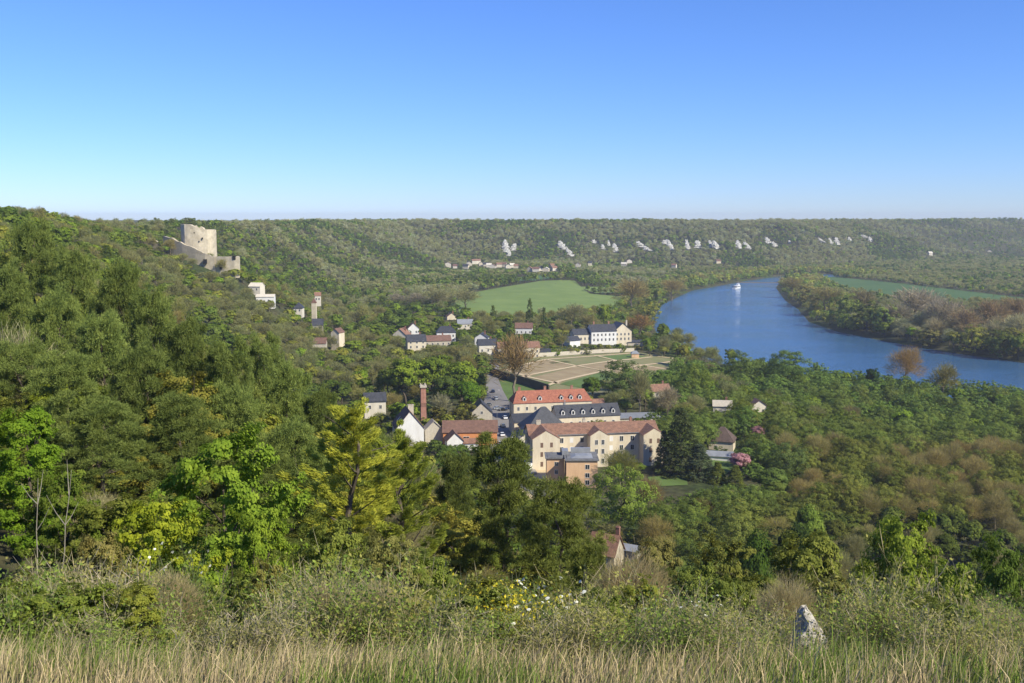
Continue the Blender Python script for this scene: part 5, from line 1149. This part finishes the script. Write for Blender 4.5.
# ------------------------------------------------------------------ foreground: scrub, flowers, rock, grass
def grass():
    r = np.random.default_rng(21); n = 74000
    y = r.uniform(3.2, 10.5, n); x = r.uniform(-1, 1, n)*(y*.58+1.2); z = H(x, y)
    patch = fnoise(x/.9+3, y/.9); tall = fnoise(x/.5+30, y/.5+8)
    h = r.uniform(.13, .33, n)*(.55+.9*tall)*np.where(r.random(n) > .94, 1.5, 1); green = (r.random(n) < np.clip((patch-.42)*3.2, .12, .8))
    an = r.uniform(0, 6.283, n); lean = r.uniform(.1, .75, n)*h; wd = r.uniform(.0018, .0042, n)
    la = r.normal(.4, 1.2, n)
    sx, sy = np.cos(an)*wd, np.sin(an)*wd; dx, dy = np.cos(la)*lean, np.sin(la)*lean
    B = np.stack([x, y, z-.02], -1)
    P0 = B+np.stack([-sx, -sy, 0*x], -1); P1 = B+np.stack([sx, sy, 0*x], -1)
    M_ = B+np.stack([dx*.35, dy*.35, h*.6], -1); P2_ = M_+np.stack([sx*.8, sy*.8, 0*x], -1); P3 = M_-np.stack([sx*.8, sy*.8, 0*x], -1)
    T_ = B+np.stack([dx, dy, h*(1-.3*(lean/h)**2)], -1)
    co = np.stack([P0, P1, P2_, P3, T_], 1).reshape(-1, 3); k = np.arange(n)*5
    loops = np.stack([k, k+1, k+2, k+3, k+3, k+2, k+4], -1).ravel().astype(np.int32); st_ = np.stack([np.arange(n)*7, np.arange(n)*7+4], -1).ravel().astype(np.int32)
    me = bpy.data.meshes.new('grass'); me.vertices.add(len(co)); me.vertices.foreach_set('co', co.ravel()); me.loops.add(len(loops)); me.loops.foreach_set('vertex_index', loops); me.polygons.add(2*n); me.polygons.foreach_set('loop_start', st_); me.update()
    base = np.where(green[:, None], np.array([.19, .27, .05]), np.array([.60, .48, .27])); base = base*(r.uniform(.65, 1.25, n)[:, None]); mixd = r.random(n) < .2; base[mixd] = np.array([.34, .33, .12])
    colr = np.concatenate([np.repeat(base, 2, 0), np.ones((2*n, 1))], 1); a = me.attributes.new('blade', 'FLOAT_COLOR', 'FACE'); a.data.foreach_set('color', colr.ravel())
    m = bpy.data.materials.new('grass_blades'); m.use_nodes = True; nn, l = nt(m); nn.remove(nn['Principled BSDF']); at_ = nn.new('ShaderNodeAttribute'); at_.attribute_name = 'blade'
    d = nn.new('ShaderNodeBsdfDiffuse'); t = nn.new('ShaderNodeBsdfTranslucent'); mx = nn.new('ShaderNodeMixShader'); mx.inputs[0].default_value = .3
    l.new(at_.outputs['Color'], d.inputs[0]); l.new(at_.outputs['Color'], t.inputs[0]); l.new(d.outputs[0], mx.inputs[1]); l.new(t.outputs[0], mx.inputs[2]); l.new(mx.outputs[0], nn['Material Output'].inputs[0])
    me.materials.append(m); o = bpy.data.objects.new('grass', me); SC.collection.objects.link(o); tag(o, 'dry straw-coloured grass with green tufts on the brow', None, None, 'stuff')
grass()
def stalk_mesh(seed, n, hgt, spread, col_i, wd=.006):
    """a tuft of upright fine stems with side twigs"""
    r = np.random.default_rng(seed); C = []; U = []; V = []
    for i in range(n):
        b = np.array([r.normal()*spread*.45, r.normal()*spread*.45, 0]); h = hgt*r.uniform(.45, 1.0); dv = np.array([r.normal()*.16, r.normal()*.16, 1.0]); dv /= np.linalg.norm(dv)
        segs = 4; p = b.copy()
        for k in range(segs):
            q = p+dv*h/segs; C.append((p+q)/2); U.append((q-p)/2*1.05); a = np.cross(dv, [math.cos(i), math.sin(i), 0]); a /= np.linalg.norm(a)+1e-9; V.append(a*wd*(1-.18*k))
            for s in range(3):
                e = dv*.9+rdir(r, 1)[0]*.9; e /= np.linalg.norm(e); ln = h*r.uniform(.06, .16); c0 = p+(q-p)*r.random(); C.append(c0+e*ln); U.append(e*ln); a2 = np.cross(e, rdir(r, 1)[0]); a2 /= np.linalg.norm(a2); V.append(a2*wd*.55)
            p = q; dv = dv+rdir(r, 1)[0]*.14; dv /= np.linalg.norm(dv)
    C, U, V = map(np.array, (C, U, V)); return C, U, V
STALK = []
for i in range(4):
    C, U, V = stalk_mesh(300+i, 46, 1.0, .42, 0); STALK.append(quads_mesh('stems', C, U, V, np.random.default_rng(i).random(len(C)), [LEAF]))
SPRAY = []
for i in range(4):
    r = np.random.default_rng(70+i); C, U, V = stalk_mesh(300+i, 46, 1.0, .42, 0); k = r.integers(0, len(C), 2600); c = C[k]+r.normal(size=(2600, 3))*.05; c = c[c[:, 2] > .06]
    N = rdir(r, len(c)); N[:, 2] += .4; N /= np.linalg.norm(N, axis=1)[:, None]; u, v = frame(N, r); s = r.uniform(.5, 1.2, len(c))[:, None]
    SPRAY.append(quads_mesh('foliage', c, u*.020*s, v*.013*s, r.random(len(c)), [LEAF]))
FLW = MB()
def umbel():
    mb = MB(); r = np.random.default_rng(8)
    for k in range(26):
        a = k*2.4; q = math.sqrt(k/26)*.05; x, y, z = q*math.cos(a), q*math.sin(a), .012*(1-(q/.05)**2)+.002*r.random(); s = .011
        mb.add([(x-s, y-s, z), (x+s, y-s, z), (x+s, y+s, z+.003), (x-s, y+s, z)], [(0, 1, 2, 3)])
    for k in range(5): a = k*1.256; mb.tube([(0, 0, -.06), (.03*math.cos(a), .03*math.sin(a), 0)], [.002, .002], 3)
    return mb.mesh('flower_head', mat('white_petals', (.80, .80, .66), .8, .05, 3))
UMB = umbel()
YEL = None
def plant(x, y, h, wd, twig, leaf, label, group, flowers=0, name='shrub', dens=True, fl_col=None, v=None):
    v = int(rng.integers(4)) if v is None else v; z = h1(x, y); t = thing(name, label, 'shrub' if name == 'shrub' else 'bush', (x, y, z-.05), float(rng.uniform(0, 6.28)), group); t.scale = (wd, wd, h)
    o = bpy.data.objects.new('stems', STALK[v]); SC.collection.objects.link(o); o.parent = t; o.color = (*twig, 1)
    if dens: o = bpy.data.objects.new('foliage', SPRAY[v]); SC.collection.objects.link(o); o.parent = t; o.color = (*leaf, 1)
    r = rng
    for k in range(flowers):
        f = bpy.data.objects.new('flower_head', UMB); SC.collection.objects.link(f); f.parent = t; a = r.uniform(0, 6.28); q = math.sqrt(r.random())*.42
        f.location = (math.cos(a)*q, math.sin(a)*q, float(r.uniform(.55, 1.04))); s = float(r.uniform(.22, .42)); f.scale = (s/wd, s/wd, s/h); f.rotation_euler = (float(r.uniform(-.5, .9)), float(r.uniform(-.4, .4)), 0)
    return t
E0 = [(0, 580), (60, 585), (110, 590), (200, 600), (300, 585), (360, 575), (430, 590), (470, 605), (560, 605), (640, 595), (720, 600), (780, 615), (850, 610), (930, 610), (1024, 605)]
def scrub():
    r = np.random.default_rng(31); cnt = 0
    for i in range(520):
        d = 7.3+9.0*r.random()**1.3; px = r.uniform(-20, 1044); x = (px-512)/F*d; z = h1(x, d)
        lim = ev(E0, px)-75*max(0, float(vnoise(np.array(px/55.), np.array(d/1.5)))-.35)+r.uniform(-10, 45); h = at(px, lim, d).z-z
        if 470 < px < 600 or 665 < px < 722: h = min(h, .75)
        if h < .35: continue
        if px > 797 and px < 836 and d < 8.7: continue
        h = min(h, 2.6); u = r.random()
        if u < .40: tw, lf, w = (.36, .31, .17), (.27, .27, .07), 'brownish sparse'
        elif u < .72: tw, lf, w = (.24, .23, .12), (.19, .26, .05), 'green leaved'
        else: tw, lf, w = (.40, .34, .23), (.24, .23, .08), 'dry twiggy'
        side = 'left' if px < 340 else ('middle' if px < 680 else 'right')
        plant(x, d, h, min(1.9, max(.8, h*.95)), tw, lf, '%s wild shrub rising from the grass edge, %s side' % (w, side), '%s wild shrubs along the grass edge, %s' % (w, side)); cnt += 1
        if cnt >= 205: break
scrub()
# white umbels: middle cluster, right cluster, left clusters
def flower_plants(spec):
    for i, (px, py, d, n, lb) in enumerate(spec):
        x = (px-512)/F*d; h = max(.4, at(px, py, d).z-h1(x, d)); plant(x, d, h, 1.0 if px > 400 else .9, (.15, .15, .08), (.12, .17, .04), lb, None, n, name='flowering_shrub')
flower_plants([(520, 578, 9.6, 50, 'tallest white flowered shrub left of the middle of the brow'), (545, 586, 9.2, 50, 'dense white flowered shrub in the middle of the brow'), (503, 604, 8.6, 24, 'low white flowered shrub left in the middle cluster'), (572, 600, 8.8, 30, 'white flowered shrub at the right of the middle cluster'), (455, 622, 9.2, 7, 'low shrub with few white flowers left of the yellow broom'),
               (703, 590, 9.2, 30, 'white flowered shrub left of the pale rock'), (735, 600, 11.0, 8, 'sparse white flowered shrub right beside it, towards the rock'), (676, 598, 9.4, 8, 'small white flowered shrub below the brownish tree'), (765, 625, 9.5, 7, 'low white flowered shrub at the foot of the pale rock'),
               (152, 545, 11, 14, 'white flowered shrub in front of the yellow-green shrub'), (182, 552, 10.6, 9, 'white flowered shrub beside the bright green maple bush'), (128, 575, 10.5, 3, 'small white flowered shrub left of the yellow-green shrub'), (58, 622, 9.5, 5, 'low white flowered shrub under the pale saplings'), (10, 628, 9.0, 4, 'white flowered shrub in the left corner')])
for (px, py, d, lb) in ((475, 580, 8.7, 'yellow flowering broom bush left of the white flowers'), (497, 585, 8.8, 'smaller yellow broom bush touching the white flowered shrubs'), (538, 596, 9.4, 'pale yellow sprig bush behind the white flowers')):
    x = (px-512)/F*d; h = at(px, py, d).z-h1(x, d); plant(x, d, h, .95, (.16, .18, .05), (.55, .48, .04), lb, None, 0, name='broom_bush')
# pale rock
def rock():
    p = at(816, 642, 8.4); wd, hh = .40, .90; r = np.random.default_rng(17); mb = MB(); nu, nv_ = 16, 14
    for j in range(nv_):
        q = j/(nv_-1)
        for i in range(nu):
            an = 2*math.pi*i/nu; w = wd*(.55+.45*(1-q)**.6)*(1-q**3*.85)*(1+r.uniform(-.14, .14)); mb.v.append((math.cos(an)*w*.42-.10*q+.012*r.normal(), math.sin(an)*w*.8, q*hh-.56+.015*r.normal()))
    for j in range(nv_-1):
        for i in range(nu): a = j*nu+i; b = j*nu+(i+1) % nu; mb.f.append((a, b, b+nu, a+nu)); mb.mi.append(0)
    mb.f.append(tuple((nv_-1)*nu+i for i in range(nu))); mb.mi.append(0)
    o = mb.build('rock', M['rock']); o.location = (p.x, p.y, p.z+.05); o.scale = (1.15, 1, .82); tag(o, 'pale grey pointed rock standing in the scrub on the right of the brow', 'rock')
rock()
# pale bare saplings at the left edge
def sapling(px, d, ptop, label, seed, lean=.0):
    r = np.random.default_rng(seed); x = (px-512)/F*d; z = h1(x, d); h = at(px, ptop, d).z-z; t = thing('sapling', label, 'sapling', (x, d, z)); 
    mb = MB(); pts = [(lean*i/8*h*.12+r.normal()*.02, r.normal()*.02, h*i/8) for i in range(9)]; mb.tube(pts, [.017*(1-.1*i) for i in range(9)], 6); mb.build('trunk', M['palesap'], t)
    for k in range(7):
        j = int(r.integers(2, 8)); a = r.uniform(0, 6.28); ln = h*.12*r.uniform(.6, 1.2); b = Vector(pts[j]); e = Vector((math.cos(a)*.7, math.sin(a)*.7, .9)); m_ = MB(); m_.tube([b, b+e*ln*.5, b+e*ln+Vector((0, 0, ln*.2))], [.008, .005, .002], 4); m_.build('branch', M['palesap'], t)
M['palesap'] = mat('pale_sapling_bark', (.30, .27, .20), .9, .2, 6)
sapling(10, 15, 478, 'tall pale bare sapling at the left edge', 1, .6); sapling(27, 16, 470, 'pale bare sapling leaning right beside the tall one', 2, 1.2); sapling(48, 17, 560, 'short pale sapling right of the leaning one', 3, -.5); sapling(108, 16, 560, 'thin grey sapling left of the yellow-green shrub', 4, .4)
sapling(960, 22, 560, 'thin bare sapling before the dark green tree at right', 5, -.5); sapling(700, 20, 575, 'thin bare sapling above the white flowers at right', 6, .5)
def haze():
    mb = MB(); mb.box(-5100, 5100, -5100, 5100, -6, 117)
    m = bpy.data.materials.new('haze'); m.use_nodes = True; n, l = nt(m); n.remove(n['Principled BSDF'])
    v = n.new('ShaderNodeVolumePrincipled'); v.inputs['Color'].default_value = (.86, .92, 1, 1); v.inputs['Density'].default_value = 1.0e-4; v.inputs['Anisotropy'].default_value = .2
    l.new(v.outputs[0], n['Material Output'].inputs['Volume'])
    o = mb.build('haze', m); o['kind'] = 'stuff'; o['label'] = 'thin blue air over the valley'; return o
haze()
